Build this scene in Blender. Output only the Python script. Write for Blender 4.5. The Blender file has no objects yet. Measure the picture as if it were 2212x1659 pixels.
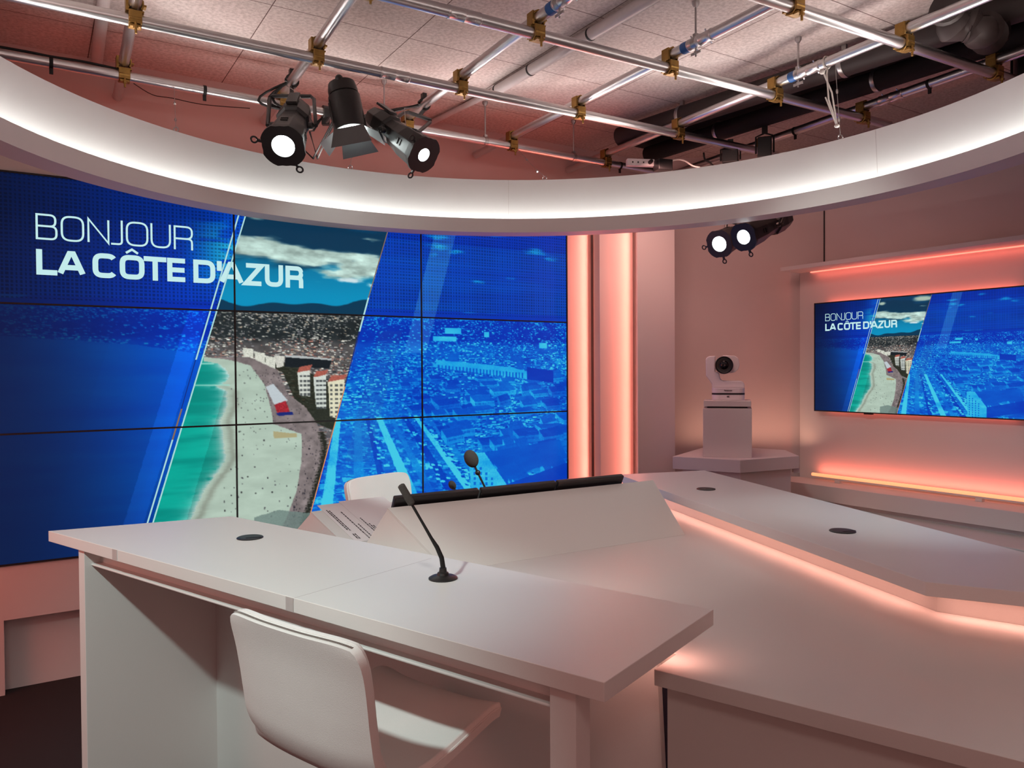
import bpy, bmesh, math, random
import numpy as np
from math import sin, cos, pi, radians, sqrt, atan2
from mathutils import Vector, Matrix
random.seed(7)
S = bpy.context.scene
COL = S.collection

# ---------------------------------------------------------------- camera
F, CX, CY = 1665.0, 1106.0, 829.5
_p, _r = radians(-1.0), radians(.36)
_f = Vector((0, cos(_p), sin(_p))); _x = Vector((1, 0, 0)); _u = _x.cross(_f)
CR = _x*cos(_r)-_u*sin(_r); CU = _u*cos(_r)+_x*sin(_r)
CAM = Vector((0, 0, 1.5))
cd = bpy.data.cameras.new('camera'); cam = bpy.data.objects.new('camera', cd); COL.objects.link(cam)
M = Matrix((CR, CU, -_f)).transposed().to_4x4(); M.translation = CAM
cam.matrix_world = M
cd.sensor_fit = 'HORIZONTAL'; cd.sensor_width = 36; cd.lens = F/2212*36; cd.clip_start = .02
S.camera = cam

def ray(x, y): return _f+CR*((x-CX)/F)-CU*((y-CY)/F)
def atz(x, y, z):
    d = ray(x, y); return CAM+d*((z-CAM.z)/d.z)
def aty(x, y, Y):
    d = ray(x, y); return CAM+d*(Y/d.y)

# ---------------------------------------------------------------- world, exposure, large lights
w = bpy.data.worlds.new('world'); S.world = w; w.use_nodes = True
w.node_tree.nodes['Background'].inputs[0].default_value = (.50, .235, .215, 1)
w.node_tree.nodes['Background'].inputs[1].default_value = .27
S.view_settings.view_transform = 'Standard'; S.view_settings.look = 'None'
S.view_settings.exposure = 0; S.view_settings.gamma = 1; S.view_settings.use_curve_mapping = False
try:
    S.cycles.use_denoising = True
    S.cycles.max_bounces = 5; S.cycles.sample_clamp_indirect = 4; S.cycles.use_adaptive_sampling = True; S.cycles.adaptive_threshold = .03
except Exception: pass

def aim(o, loc, tgt):
    o.location = loc
    o.rotation_euler = (Vector(tgt)-Vector(loc)).to_track_quat('-Z', 'Y').to_euler()
def spot(name, loc, tgt, power, col, deg=50, blend=.6, size=.06):
    l = bpy.data.lights.new(name, 'SPOT'); l.energy = power; l.color = col
    l.spot_size = radians(deg); l.spot_blend = blend; l.shadow_soft_size = size
    o = bpy.data.objects.new(name, l); COL.objects.link(o); aim(o, loc, tgt); return o
def area(name, loc, tgt, power, col, sx, sy, spread=180, roll=None):
    l = bpy.data.lights.new(name, 'AREA'); l.shape = 'RECTANGLE'; l.size = sx; l.size_y = sy
    l.energy = power; l.color = col; l.spread = radians(spread)
    o = bpy.data.objects.new(name, l); COL.objects.link(o); aim(o, loc, tgt)
    if roll is not None:   # roll: world direction that local X should follow
        z = (Vector(loc)-Vector(tgt)).normalized(); x = Vector(roll); x = (x-z*x.dot(z)).normalized(); y = z.cross(x)
        m = Matrix((x, y, z)).transposed().to_4x4(); m.translation = Vector(loc); o.matrix_world = m
    return o
PINK = (1, .17, .115); SALMON = (1, .48, .38); COOL = (.80, 1, .96)
# studio lamps out of view, with added fill lights among them
spot('key_spot_light', (-1.38, .48, 2.82), (-.95, 1.95, .95), 200, (.80, .99, .94), 58, .8, .05)
spot('counter_spot_light', (.35, 1.5, 2.80), (1.62, 2.95, .95), 90, (.76, .96, 1), 34, 1, .06)
spot('presenter_spot_light', (.75, 1.9, 2.78), (-.62, 3.85, 1.0), 230, (.85, 1, .95), 26, .6, .05)
spot('fill_spot_light', (.4, -.6, 2.75), (.6, 3.0, 1.0), 28, (1, .74, .67), 95, 1, .25)
spot('hood_spot_light', (-.5, .9, 2.8), (.15, 2.9, .95), 60, (1, .95, .90), 40, .8, .08)
area('room_fill_light', (.3, -1.2, 1.3), (-.3, 2.0, .9), 6.5, (1, .42, .36), 1.6, 1.2, 160)  # added pink fill behind the camera for upright faces, no real lamp
spot('worktop_fill_light', (1.2, .9, 2.8), (.95, 1.75, .85), 34, (.96, 1, .88), 56, 1, .1)  # added fill that brightens the lower worktop
spot('niche_fill_light', (.5, 2.8, 2.76), (2.75, 4.95, 1.0), 55, (.95, 1, .93), 44, 1, .1)  # added neutral fill for the wall below the television
area('corner_fill_light', (1.15, 4.75, 2.72), (1.65, 6.1, 1.4), 6.5, (1, .50, .43), .7, .25, 150)  # added fill hidden behind the ring to lift the corner wall
area('left_fill_light', (-2.7, 1.7, 1.7), (-.4, 2.6, .9), 5, (1, .34, .28), .5, .9, 140)  # added pink light from the left, tinting hood ends and desk edges

# ---------------------------------------------------------------- materials
MATS = {}
def mat(name, col, rough=.5, metal=0, emit=None, es=0, noise=0, nscale=30, bump=0, bscale=200, spec=None):
    m = bpy.data.materials.new(name); m.use_nodes = True; nt = m.node_tree; b = nt.nodes['Principled BSDF']
    b.inputs['Base Color'].default_value = (*col, 1); b.inputs['Roughness'].default_value = rough; b.inputs['Metallic'].default_value = metal
    if spec is not None: b.inputs['Specular IOR Level'].default_value = spec
    if emit: b.inputs['Emission Color'].default_value = (*emit, 1); b.inputs['Emission Strength'].default_value = es
    tc = nt.nodes.new('ShaderNodeTexCoord')
    if noise:
        n = nt.nodes.new('ShaderNodeTexNoise'); n.inputs['Scale'].default_value = nscale; n.inputs['Detail'].default_value = 4
        nt.links.new(tc.outputs['Object'], n.inputs['Vector'])
        mx = nt.nodes.new('ShaderNodeMix'); mx.data_type = 'RGBA'
        mx.inputs[6].default_value = (*[c*(1-noise) for c in col], 1); mx.inputs[7].default_value = (*[min(1, c*(1+noise)) for c in col], 1)
        nt.links.new(n.outputs['Fac'], mx.inputs[0]); nt.links.new(mx.outputs[2], b.inputs['Base Color'])
    if bump:
        n2 = nt.nodes.new('ShaderNodeTexNoise'); n2.inputs['Scale'].default_value = bscale
        nt.links.new(tc.outputs['Object'], n2.inputs['Vector'])
        bp = nt.nodes.new('ShaderNodeBump'); bp.inputs['Strength'].default_value = bump; bp.inputs['Distance'].default_value = .002
        nt.links.new(n2.outputs['Fac'], bp.inputs['Height']); nt.links.new(bp.outputs['Normal'], b.inputs['Normal'])
    MATS[name] = m; return m
mat('laminate', (.74, .73, .71), .42, noise=.03, nscale=400, bump=.08, bscale=900)
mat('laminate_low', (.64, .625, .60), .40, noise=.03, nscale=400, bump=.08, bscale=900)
mat('set_white', (.70, .66, .64), .6, noise=.02, nscale=3, bump=.05)
mat('wallpaper', (.66, .58, .57), .75, noise=.05, nscale=2.5, bump=.25, bscale=120)
mat('room_wall', (.55, .46, .44), .85, noise=.06, nscale=3, bump=.2)
mat('ring_white', (.62, .60, .585), .55, noise=.02, nscale=4)
mat('black_edge', (.012, .011, .012), .5)
mat('carpet', (.013, .007, .008), .95, noise=.5, nscale=700, bump=.6, bscale=900)
mat('alu', (.66, .65, .65), .33, 1, noise=.10, nscale=12)
mat('alu_dull', (.45, .43, .43), .45, 1, noise=.2, nscale=30)
mat('gold', (.34, .20, .055), .38, .85, noise=.5, nscale=28)
mat('steel', (.45, .44, .43), .35, 1, noise=.2, nscale=50)
mat('black_metal', (.010, .010, .010), .42, noise=.4, nscale=60, spec=.5)
mat('barn_door', (.09, .095, .095), .5)  # black flaps greyed in the base colour so they look lit
mat('black_rubber', (.01, .01, .01), .6, spec=.3)
mat('black_plastic', (.014, .014, .015), .28)
mat('grey_lid', (.016, .018, .019), .45)
mat('foam', (.045, .038, .034), .95, noise=.4, nscale=500, bump=.8, bscale=500)
mat('duct', (.026, .017, .016), .6, noise=.4, nscale=8)
mat('duct_black', (.006, .005, .005), .8)
mat('conduit', (.50, .46, .45), .4, noise=.1)
mat('leather', (.80, .78, .76), .45, noise=.04, nscale=8, bump=.25, bscale=700)
mat('thread', (.25, .22, .2), .8)
mat('chrome', (.75, .75, .76), .15, 1)
mat('paper', (.72, .69, .70), .8)
mat('ink', (.04, .03, .035), .8)
mat('cam_white', (.72, .70, .72), .4)
mat('lens_glass', (.006, .006, .009), .08)
mat('blue_tape', (.02, .10, .30), .5)
mat('label_white', (.75, .7, .7), .6)
mat('rope', (.55, .52, .48), .8)
mat('led_white', (1, 1, 1), .5, emit=(.96, 1, .97), es=42)
mat('led_pink', (1, .6, .5), .5, emit=PINK, es=2.2)
mat('led_tube', (1, .7, .5), .5, emit=(1, .34, .13), es=1.15)
mat('lamp_lens', (1, 1, 1), .3, emit=(.90, 1, .97), es=34)
mat('letter', (0, 0, 0), .5, emit=(.53, .81, .82), es=1.0)
mat('line_white', (0, 0, 0), .5, emit=(.45, .80, .82), es=.85)
mat('line_brown', (0, 0, 0), .5, emit=(.22, .14, .09), es=1.0)
mat('line_orange', (0, 0, 0), .5, emit=(.70, .28, .10), es=.9)
mat('line_navy', (0, 0, 0), .5, emit=(.0, .02, .20), es=1.0)

# ceiling boards: wood-wool with joints on the pipe grid
m = mat('ceiling_board', (.50, .44, .42), .95)
nt = m.node_tree; b = nt.nodes['Principled BSDF']; L = nt.links.new
tc = nt.nodes.new('ShaderNodeTexCoord')
br = nt.nodes.new('ShaderNodeTexBrick'); br.offset = 0; br.inputs['Scale'].default_value = 1
br.inputs['Brick Width'].default_value = .69; br.inputs['Row Height'].default_value = .69
br.inputs['Mortar Size'].default_value = .0028; br.inputs['Mortar Smooth'].default_value = .3
br.inputs['Color1'].default_value = (.62, .54, .51, 1); br.inputs['Color2'].default_value = (.57, .495, .47, 1); br.inputs['Mortar'].default_value = (.13, .08, .07, 1)
no = nt.nodes.new('ShaderNodeTexNoise'); no.inputs['Scale'].default_value = 55; no.inputs['Detail'].default_value = 5
vo = nt.nodes.new('ShaderNodeTexVoronoi'); vo.inputs['Scale'].default_value = 80
cr = nt.nodes.new('ShaderNodeValToRGB'); cr.color_ramp.elements[0].position = .06; cr.color_ramp.elements[0].color = (.5, .42, .38, 1); cr.color_ramp.elements[1].position = .22; cr.color_ramp.elements[1].color = (1, 1, 1, 1)
cr2 = nt.nodes.new('ShaderNodeValToRGB'); cr2.color_ramp.elements[0].position = .35; cr2.color_ramp.elements[0].color = (.78, .76, .75, 1); cr2.color_ramp.elements[1].position = .62; cr2.color_ramp.elements[1].color = (1.05, 1.05, 1.05, 1)
L(tc.outputs['Object'], br.inputs['Vector']); L(tc.outputs['Object'], no.inputs['Vector']); L(tc.outputs['Object'], vo.inputs['Vector'])
L(vo.outputs['Distance'], cr.inputs[0]); L(no.outputs['Fac'], cr2.inputs[0])
m1 = nt.nodes.new('ShaderNodeMix'); m1.data_type = 'RGBA'; m1.blend_type = 'MULTIPLY'; m1.inputs[0].default_value = 1
m2 = nt.nodes.new('ShaderNodeMix'); m2.data_type = 'RGBA'; m2.blend_type = 'MULTIPLY'; m2.inputs[0].default_value = .6
L(br.outputs['Color'], m1.inputs[6]); L(cr2.outputs[0], m1.inputs[7]); L(m1.outputs[2], m2.inputs[6]); L(cr.outputs[0], m2.inputs[7]); L(m2.outputs[2], b.inputs['Base Color'])
bp = nt.nodes.new('ShaderNodeBump'); bp.inputs['Strength'].default_value = .7; bp.inputs['Distance'].default_value = .004
L(no.outputs['Fac'], bp.inputs['Height']); L(bp.outputs['Normal'], b.inputs['Normal'])

# screen picture: emission from the colours stored on the picture mesh
m = bpy.data.materials.new('screen_picture'); m.use_nodes = True; nt = m.node_tree; b = nt.nodes['Principled BSDF']
at = nt.nodes.new('ShaderNodeAttribute'); at.attribute_name = 'Col'
b.inputs['Base Color'].default_value = (.004, .004, .005, 1); b.inputs['Roughness'].default_value = .45; b.inputs['Specular IOR Level'].default_value = .12
nt.links.new(at.outputs['Color'], b.inputs['Emission Color']); b.inputs['Emission Strength'].default_value = 1.0
MATS['screen_picture'] = m

# ---------------------------------------------------------------- mesh helpers
class MB:
    def __init__(s): s.v = []; s.f = []
    def add(s, vs, fs, M=None):
        n = len(s.v)
        s.v += [tuple(M @ Vector(p)) if M else tuple(p) for p in vs]
        s.f += [tuple(i+n for i in f) for f in fs]
        return s
    def box(s, x0, x1, y0, y1, z0, z1, M=None):
        vs = [(x, y, z) for z in (z0, z1) for y in (y0, y1) for x in (x0, x1)]
        return s.add(vs, [(0, 2, 3, 1), (4, 5, 7, 6), (0, 1, 5, 4), (2, 6, 7, 3), (0, 4, 6, 2), (1, 3, 7, 5)], M)
    def prism(s, poly, z0, z1, M=None):
        a = sum(poly[i-1][0]*poly[i][1]-poly[i][0]*poly[i-1][1] for i in range(len(poly)))
        if a < 0: poly = poly[::-1]
        n = len(poly)
        vs = [(p[0], p[1], z0) for p in poly]+[(p[0], p[1], z1) for p in poly]
        fs = [tuple(range(n))[::-1], tuple(range(n, 2*n))]+[(i, (i+1) % n, n+(i+1) % n, n+i) for i in range(n)]
        return s.add(vs, fs, M)
    def lathe(s, prof, n=24, M=None, cap=True):
        vs = []; fs = []
        for r, z in prof:
            for k in range(n): a = 2*pi*k/n; vs.append((r*cos(a), r*sin(a), z))
        for i in range(len(prof)-1):
            for k in range(n):
                fs.append((i*n+k, i*n+(k+1) % n, (i+1)*n+(k+1) % n, (i+1)*n+k))
        if cap:
            fs.append(tuple(range(n))[::-1]); fs.append(tuple(range((len(prof)-1)*n, len(prof)*n)))
        return s.add(vs, fs, M)
    def tube(s, pts, r, n=10, M=None, cap=True):
        pts = [Vector(p) for p in pts]; rs = r if isinstance(r, (list, tuple)) else [r]*len(pts)
        vs = []; fs = []; prev = None
        for i, p in enumerate(pts):
            t = (pts[min(i+1, len(pts)-1)]-pts[max(i-1, 0)]).normalized()
            if prev is None:
                a = Vector((0, 0, 1)) if abs(t.z) < .9 else Vector((1, 0, 0))
                prev = t.cross(a).normalized()
            nx = (prev-t*prev.dot(t)).normalized(); ny = t.cross(nx); prev = nx
            for k in range(n): a = 2*pi*k/n; vs.append(tuple(p+nx*(rs[i]*cos(a))+ny*(rs[i]*sin(a))))
        for i in range(len(pts)-1):
            for k in range(n): fs.append((i*n+k, i*n+(k+1) % n, (i+1)*n+(k+1) % n, (i+1)*n+k))
        if cap: fs.append(tuple(range(n))[::-1]); fs.append(tuple(range((len(pts)-1)*n, len(pts)*n)))
        return s.add(vs, fs, M)
    def sphere(s, c, rx, ry=None, rz=None, n=16, M=None):
        ry = ry or rx; rz = rz or rx
        T = Matrix.Translation(Vector(c)) @ Matrix.Diagonal((rx, ry, rz, 1))
        prof = [(max(sin(pi*i/n), 1e-4), -cos(pi*i/n)) for i in range(n+1)]
        return s.lathe(prof, n*2, (M @ T) if M else T)
    def torus(s, R, r, M=None, n=24, k=8):
        pts = [(R*cos(2*pi*i/n), R*sin(2*pi*i/n), 0) for i in range(n)]
        vs = []; fs = []
        for i in range(n):
            a = 2*pi*i/n
            for j in range(k):
                c = 2*pi*j/k; vs.append(((R+r*cos(c))*cos(a), (R+r*cos(c))*sin(a), r*sin(c)))
        for i in range(n):
            for j in range(k): fs.append((i*k+j, ((i+1) % n)*k+j, ((i+1) % n)*k+(j+1) % k, i*k+(j+1) % k))
        return s.add(vs, fs, M)
    def build(s, name, m, parent=None, bevel=0, smooth=False, loc=None, rot=0):
        me = bpy.data.meshes.new(name); me.from_pydata(s.v, [], s.f); me.update()
        bm = bmesh.new(); bm.from_mesh(me); bmesh.ops.recalc_face_normals(bm, faces=bm.faces); bm.to_mesh(me); bm.free()
        me.materials.append(MATS[m])
        if smooth:
            me.shade_smooth()
            me.set_sharp_from_angle(angle=radians(40))
        o = bpy.data.objects.new(name, me); COL.objects.link(o)
        if loc is not None: o.location = loc
        o.rotation_euler = (0, 0, rot)
        if parent: o.parent = parent
        if bevel:
            bv = o.modifiers.new('bevel', 'BEVEL'); bv.width = bevel; bv.segments = 2; bv.limit_method = 'ANGLE'; bv.angle_limit = radians(35)
        return o
def tag(o, label=None, cat=None, group=None, kind=None):
    if label: o['label'] = label
    if cat: o['category'] = cat
    if group: o['group'] = group
    if kind: o['kind'] = kind
    return o
def thing(name, label, cat, loc=(0, 0, 0), rot=0, group=None, rotm=None):
    o = bpy.data.objects.new(name, None); COL.objects.link(o); o.location = loc; o.empty_display_size = .05
    if rotm is not None: o.rotation_euler = rotm.to_euler()
    else: o.rotation_euler = (0, 0, rot)
    return tag(o, label, cat, group)
def copy_tree(o, parent=None):
    c = o.copy(); COL.objects.link(c); c.parent = parent
    for ch in list(o.children): copy_tree(ch, c)
    return c
def local(o, pts):   # world points -> coordinates of an unparented thing
    M = Matrix.LocRotScale(o.location, o.rotation_euler, None).inverted()
    return [tuple(M @ Vector(p)) for p in pts]
def TR(loc, zdir, xdir=None):
    z = Vector(zdir).normalized(); x = Vector(xdir) if xdir else (Vector((0, 0, 1)) if abs(z.z) < .9 else Vector((1, 0, 0)))
    x = (x-z*x.dot(z)).normalized(); y = z.cross(x)
    m = Matrix((x, y, z)).transposed().to_4x4(); m.translation = Vector(loc); return m
def tidy(o, origin):
    """move a mesh's origin to a world point without moving the mesh"""
    o.data.transform(Matrix.Translation(-Vector(origin))); o.location = origin; return o

# ================================================================= the room
AW = radians(32.2)                                   # direction of the big screen's wall
UW = Vector((cos(AW), sin(AW), 0)); NW = Vector((-sin(AW), cos(AW), 0)); OW = Vector((-2.412, 3.546, 0))
AG = radians(31.9); UG = Vector((cos(AG), sin(AG), 0)); VG = Vector((-sin(AG), cos(AG), 0))
ZC = 3.2
tag(MB().box(-4, 4.5, -2.5, 8.5, -.05, 0).build('floor', 'carpet'), kind='structure')
# ceiling in grid coordinates
c = MB().box(-2.5, 5.0, -3.5, 1.6, 0, .06).build('ceiling', 'ceiling_board', loc=tuple(UG*.97+VG*3.64+Vector((0, 0, ZC))), rot=AG)
tag(c, kind='structure')
tag(MB().box(-2.5, 4.6, 0, .1, 0, ZC+.02).build('wall_back', 'room_wall', loc=tuple(VG*4.76+UG*0), rot=AG), kind='structure')
# right hand corner walls
AT = radians(-56.3); XT = Vector((cos(AT), sin(AT), 0)); YT = Vector((-sin(AT), cos(AT), 0)); OT = Vector((2.238, 5.99, 0))
A3 = radians(-12.0)
P3 = Vector((2.445, 6.01, 0))
o = MB().box(-1.22, 0, 0, .08, 0, ZC).build('wall_corner', 'wallpaper', loc=tuple(P3), rot=A3); tag(o, kind='structure')
o = MB().box(-.02, 4.2, .18, .28, 0, ZC).build('wall_right', 'wallpaper', loc=tuple(OT), rot=AT); tag(o, kind='structure')
o = MB().box(0, 2.9, 0, .18, 0, 2.24).build('wall_niche', 'set_white', loc=tuple(OT), rot=AT); tag(o, kind='structure')

o = MB().box(-.006, .002, -.004, .0, 2.27, ZC).build('seam_line', 'black_edge', loc=tuple(P3-Vector((.01, .0, 0))), rot=A3); tag(o, kind='structure')  # thin black strip drawing the dark seam between the two corner walls

# ---- set wall round the big screen
t = MB()
t.prism([(-1.2, 0), (.045, 0), (.045, .35), (1.25, .35), (1.25, 0), (3.30, 0), (3.30, .604), (-1.2, .604)], 0, .05, Matrix.Rotation(pi/2, 4, 'X') @ Matrix.Translation((0, 0, -.05)))
t.box(-1.2, -.004, 0, .05, .604, 2.66); t.box(-.004, 3.301, 0, .05, 2.443, 2.66)
o = t.build('wall_screen_surround', 'set_white', loc=tuple(OW), rot=AW); tag(o, kind='structure')
o = MB().box(.0, 1.3, .075, .10, 0, .42).build('wall_recess', 'set_white', loc=tuple(OW), rot=AW); tag(o, kind='structure')

# ================================================================= screen picture (computed)
def lin(c):
    c = np.clip(np.asarray(c, float), 0, None)
    return np.where(c <= .04045, c/12.92, ((c+.055)/1.055)**2.4)
def picture(W=1152, H=648):
    rng = np.random.default_rng(5)
    U, V = np.meshgrid((np.arange(W)+.5)/W, (np.arange(H)+.5)/H)
    def vnoise(fx, fy, seed):
        r = np.random.default_rng(seed); g = r.random((int(fy)+2, int(fx)+2))
        x = U*fx; y = V*fy; xi = x.astype(int); yi = y.astype(int); a = x-xi; b2 = y-yi
        a = a*a*(3-2*a); b2 = b2*b2*(3-2*b2)
        return (g[yi, xi]*(1-a)+g[yi, xi+1]*a)*(1-b2)+(g[yi+1, xi]*(1-a)+g[yi+1, xi+1]*a)*b2
    def fbm(fx, fy, seed, o=4):
        t = 0; s = 0
        for i in range(o): t = t+vnoise(fx*2**i, fy*2**i, seed+i)*.55**i; s += .55**i
        return t/s
    def mix(a, b2, t): t = np.clip(t, 0, 1)[..., None]; return a*(1-t)+np.asarray(b2)*t
    ss = lambda a, b2, x: np.clip((x-a)/(b2-a), 0, 1)**2*(3-2*np.clip((x-a)/(b2-a), 0, 1))
    I = np.zeros((H, W, 3))
    I[:] = mix(np.zeros((H, W, 3))+(.04, .22, .36), (.02, .56, .74), ss(.0, .31, V))
    n = fbm(7, 16, 11); n2 = fbm(14, 34, 21)
    dark = ss(.40, .62, n+.30*np.exp(-((V-.11)/.06)**2)-.35*ss(.18, .26, V))
    I = mix(I, (.04, .20, .31), dark*.9)
    belt = np.exp(-((V-(.135+.16*(U-.33)*1.3))/.040)**2)
    wh = ss(.50, .72, n2*.75+.42*belt-.18*ss(.2, .3, V))
    I = mix(I, np.array((.66, .76, .73))*(.72+.68*fbm(40, 60, 121)[..., None]), wh)
    top = np.exp(-((V-.03)/.03)**2-((U-.57)/.07)**2)+np.exp(-((V-.045)/.02)**2-((U-.37)/.025)**2)
    I = mix(I, (.66, .74, .68), ss(.45, .8, top*.7+n2*.35))
    for cu, cv, sx, sy in ((.706, .095, .035, .018), (.79, .205, .03, .012), (.86, .184, .03, .012), (.94, .085, .05, .022), (.74, .115, .03, .012), (.575, .235, .02, .012), (.53, .225, .03, .010)):
        I = mix(I, (.8, .88, .9), ss(.30, .9, np.exp(-((U-cu)/sx)**2-((V-cv)/sy)**2)*1.6*fbm(50, 80, 151)))
    # mountains
    hz = .300+.010*np.sin(U*17+1.2)+.006*np.sin(U*41)+.004*np.sin(U*77)
    I = mix(I, (.03, .22, .33), ss(0, .003, V-hz))
    land = V > .333
    # land backdrop
    hill = fbm(60, 50, 31)
    I[land] = mix(I, (.13, .16, .17), np.ones((H, W)))[land]
    I = np.where((land & (V > .40))[..., None], mix(I, (.34, .33, .33), ss(.40, .44, V)), I)
    I = np.where(land[..., None], I*(.7+.6*hill[..., None]), I)
    # buildings, growing towards the bottom; clumps of dark trees between them
    pal = np.array([(.80, .82, .78), (.70, .70, .68), (.56, .56, .57), (.78, .72, .64), (.66, .46, .41), (.40, .41, .43), (.24, .27, .28), (.56, .42, .39), (.88, .88, .84)])
    tree = fbm(26, 34, 41)
    N = 34000
    bu = rng.random(N); bv = .336+.67*rng.random(N)**2.0
    order = np.argsort(bv)
    for k in order:
        u, v = bu[k], bv[k]; d = (v-.32); tr = tree[min(H-1, int(v*H)), min(W-1, int(u*W))]
        if v < .41 and rng.random() < (.8 if tr > .54 else .45): continue
        if v > .41 and rng.random() < (.9 if tr > .66 else .05): continue
        wpx = (1.6+d*30*rng.random()**1.5+4.0*rng.random()**2); hpx = (1.0+d*9*rng.random()+1.3*rng.random())
        x0 = int(u*W); y0 = int(v*H); x1 = int(x0+max(1, wpx)); y1 = int(y0+max(1, hpx))
        col = pal[rng.integers(0, 9)] if v > .41 else pal[rng.choice([0, 1, 2, 3, 5, 6, 6, 8])]*.9
        I[y0:y1, x0:x1] = col*(.78+.34*rng.random())
        if hpx > 2.5: I[y1:y1+1, x0:x1] = I[y1:y1+1, x0:x1]*.45
        if hpx > 3.5 and rng.random() < .8:
            I[y0:y0+max(1, (y1-y0)//3), x0:x1] = np.array((.60, .38, .33))*(.7+.5*rng.random()) if rng.random() < .6 else col*.6
            for yy in range(y0+(y1-y0)//3+1, y1, 3): I[yy:yy+1, x0:x1:2] *= .62
    # right hand foreground: squares, roofs, streets
    def poly(pts, col, a=1.0, tex=0):
        pts = np.array(pts); x0, y0 = pts.min(0); x1, y1 = pts.max(0)
        i0, i1 = max(0, int(y0*H)), min(H, int(y1*H)+2); j0, j1 = max(0, int(x0*W)), min(W, int(x1*W)+2)
        if i1 <= i0 or j1 <= j0: return
        u = U[i0:i1, j0:j1]; v = V[i0:i1, j0:j1]; ins = np.zeros(u.shape, bool)
        for k in range(len(pts)):
            ax, ay = pts[k-1]; bx, by = pts[k]
            if ay == by: continue
            cnd = ((ay > v) != (by > v)) & (u < (bx-ax)*(v-ay)/(by-ay)+ax); ins ^= cnd
        c2 = np.array(col)*(1+tex*(rng.random(u.shape)[..., None]-.5))
        I[i0:i1, j0:j1] = np.where(ins[..., None], I[i0:i1, j0:j1]*(1-a)+c2*a, I[i0:i1, j0:j1])
    dk, md, lt = (.20, .20, .22), (.45, .45, .46), (.88, .88, .86)
    poly([(.47, .62), (.62, .62), (.82, 1), (.40, 1)], (.40, .40, .42), .45, .35)
    for k in range(260):
        v = .62+.38*rng.random(); f = rng.random(); u = .44+.16*f+(v-.62)*(.02+.45*f); e = (v-.5)*.05; poly([(u, v), (u+e*(.4+rng.random()), v+e*.2), (u+e*(.6+rng.random()), v+e), (u+e*.2, v+e*.9)], (.75, .75, .74) if rng.random() < .4 else (.3, .3, .33), .7, .2)
    for a, bb, wd, col in ((.50, .47, .020, lt), (.535, .535, .022, md), (.555, .60, .014, dk), (.575, .655, .022, lt), (.60, .70, .016, md), (.625, .745, .020, dk), (.648, .79, .016, lt), (.67, .83, .018, md)):
        poly([(a, .66), (a+wd*.5, .66), (bb+wd, 1), (bb-.004, 1)], col, .85, .3)
    for k in range(170):                 # parasols and stalls along the square
        v = .66+.34*rng.random(); s = .004+.014*(v-.6); side = rng.integers(0, 3); u = (.56, .625, .66)[side]+(v-.66)*(.16, .36, .44)[side]+rng.normal()*.006
        poly([(u, v), (u+s, v+s*.3), (u+s*1.2, v+s*1.1), (u+s*.2, v+s*.9)], (.9, .9, .88) if rng.random() < .6 else dk, .9)
    def house(u, v, a, h, sk, tone):
        poly([(u, v), (u+a*.75, v-h*(.25+sk)), (u+a, v+h*(.55-sk)), (u+a*.2, v+h*.75)], (.30*tone, .28*tone, .33*tone), .9, .25)
        poly([(u, v), (u+a*.2, v+h*.75), (u+a*.2, v+h*1.4), (u, v+h*.8)], (.46*tone+.14, .46*tone+.14, .44*tone+.14), .85, .4)
        poly([(u+a*.2, v+h*.75), (u+a, v+h*(.55-sk)), (u+a, v+h*(1.25-sk)), (u+a*.2, v+h*1.45)], (.50*tone, .50*tone, .50*tone), .9, .3)
        n_ = max(2, int(a*W/5))
        for q in range(n_):
            f = q/n_; uu = u+a*(.23+.77*f); vv = v+h*(.92-(.20+sk)*f); poly([(uu, vv), (uu+a*.3/n_, vv), (uu+a*.3/n_, vv+h*.22), (uu, vv+h*.22)], dk, .8)
    hs = [(.60+.42*rng.random(), .50+.52*rng.random()**1.1) for _ in range(150)]
    for u, v in sorted(hs, key=lambda p: p[1]):
        left = np.interp(v, [.5, .62, .66, .8, 1], [.60, .60, .66, .73, .84])
        if u < left: continue
        e = .25+1.9*(v-.45); house(u, v, (.035+.06*rng.random())*e*1.2, (.022+.022*rng.random())*e*1.25, (rng.random()-.5)*.3, .75+.45*rng.random())
    poly([(.70, .475), (.86, .50), (.90, .515), (.90, .545), (.86, .535), (.69, .50)], (.66, .66, .66), 1, .2)
    for q in range(26): poly([(.70+.0075*q, .492+.0012*q), (.703+.0075*q, .492+.0012*q), (.703+.0075*q, .512+.0012*q), (.70+.0075*q, .512+.0012*q)], (.3, .3, .3), .9)
    poly([(.90, .50), (.965, .515), (.965, .56), (.90, .545)], (.18, .18, .2), 1)
    poly([(.765, .80), (.80, .80), (.85, .92), (.85, 1), (.77, 1)], (.66, .66, .65), .95, .25)
    for r0 in range(9):
        for q in range(4): poly([(.775+.013*q, .83+.018*r0+.02*q), (.780+.013*q, .83+.018*r0+.02*q), (.780+.013*q, .84+.018*r0+.02*q), (.775+.013*q, .84+.018*r0+.02*q)], (.3, .3, .3), .8)
    poly([(.85, .92), (1.0, .86), (1.0, .95), (.85, 1.0)], (.22, .22, .26), .95, .1)
    poly([(.80, .80), (.98, .77), (1.0, .84), (.85, .90)], (.30, .28, .33), .95, .1)
    for u, v, a, h in ((.715, .366, .035, .018), (.80, .375, .012, .018), (.69, .395, .05, .015), (.93, .41, .02, .02)): poly([(u, v), (u+a, v), (u+a, v+h), (u, v+h)], (.75, .75, .75), .9)
    # promenade buildings and trees inside the clear band
    keep = I.copy()
    poly([(.355, .455), (.41, .515), (.43, .60), (.455, .66), (.50, .70), (.49, .80), (.455, .98), (.56, .98), (.56, .62), (.44, .50)], (.13, .15, .11), .85, .5)
    poly([(.415, .466), (.494, .477), (.49, .503), (.413, .497)], (.10, .13, .15), 1, .3)
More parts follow.
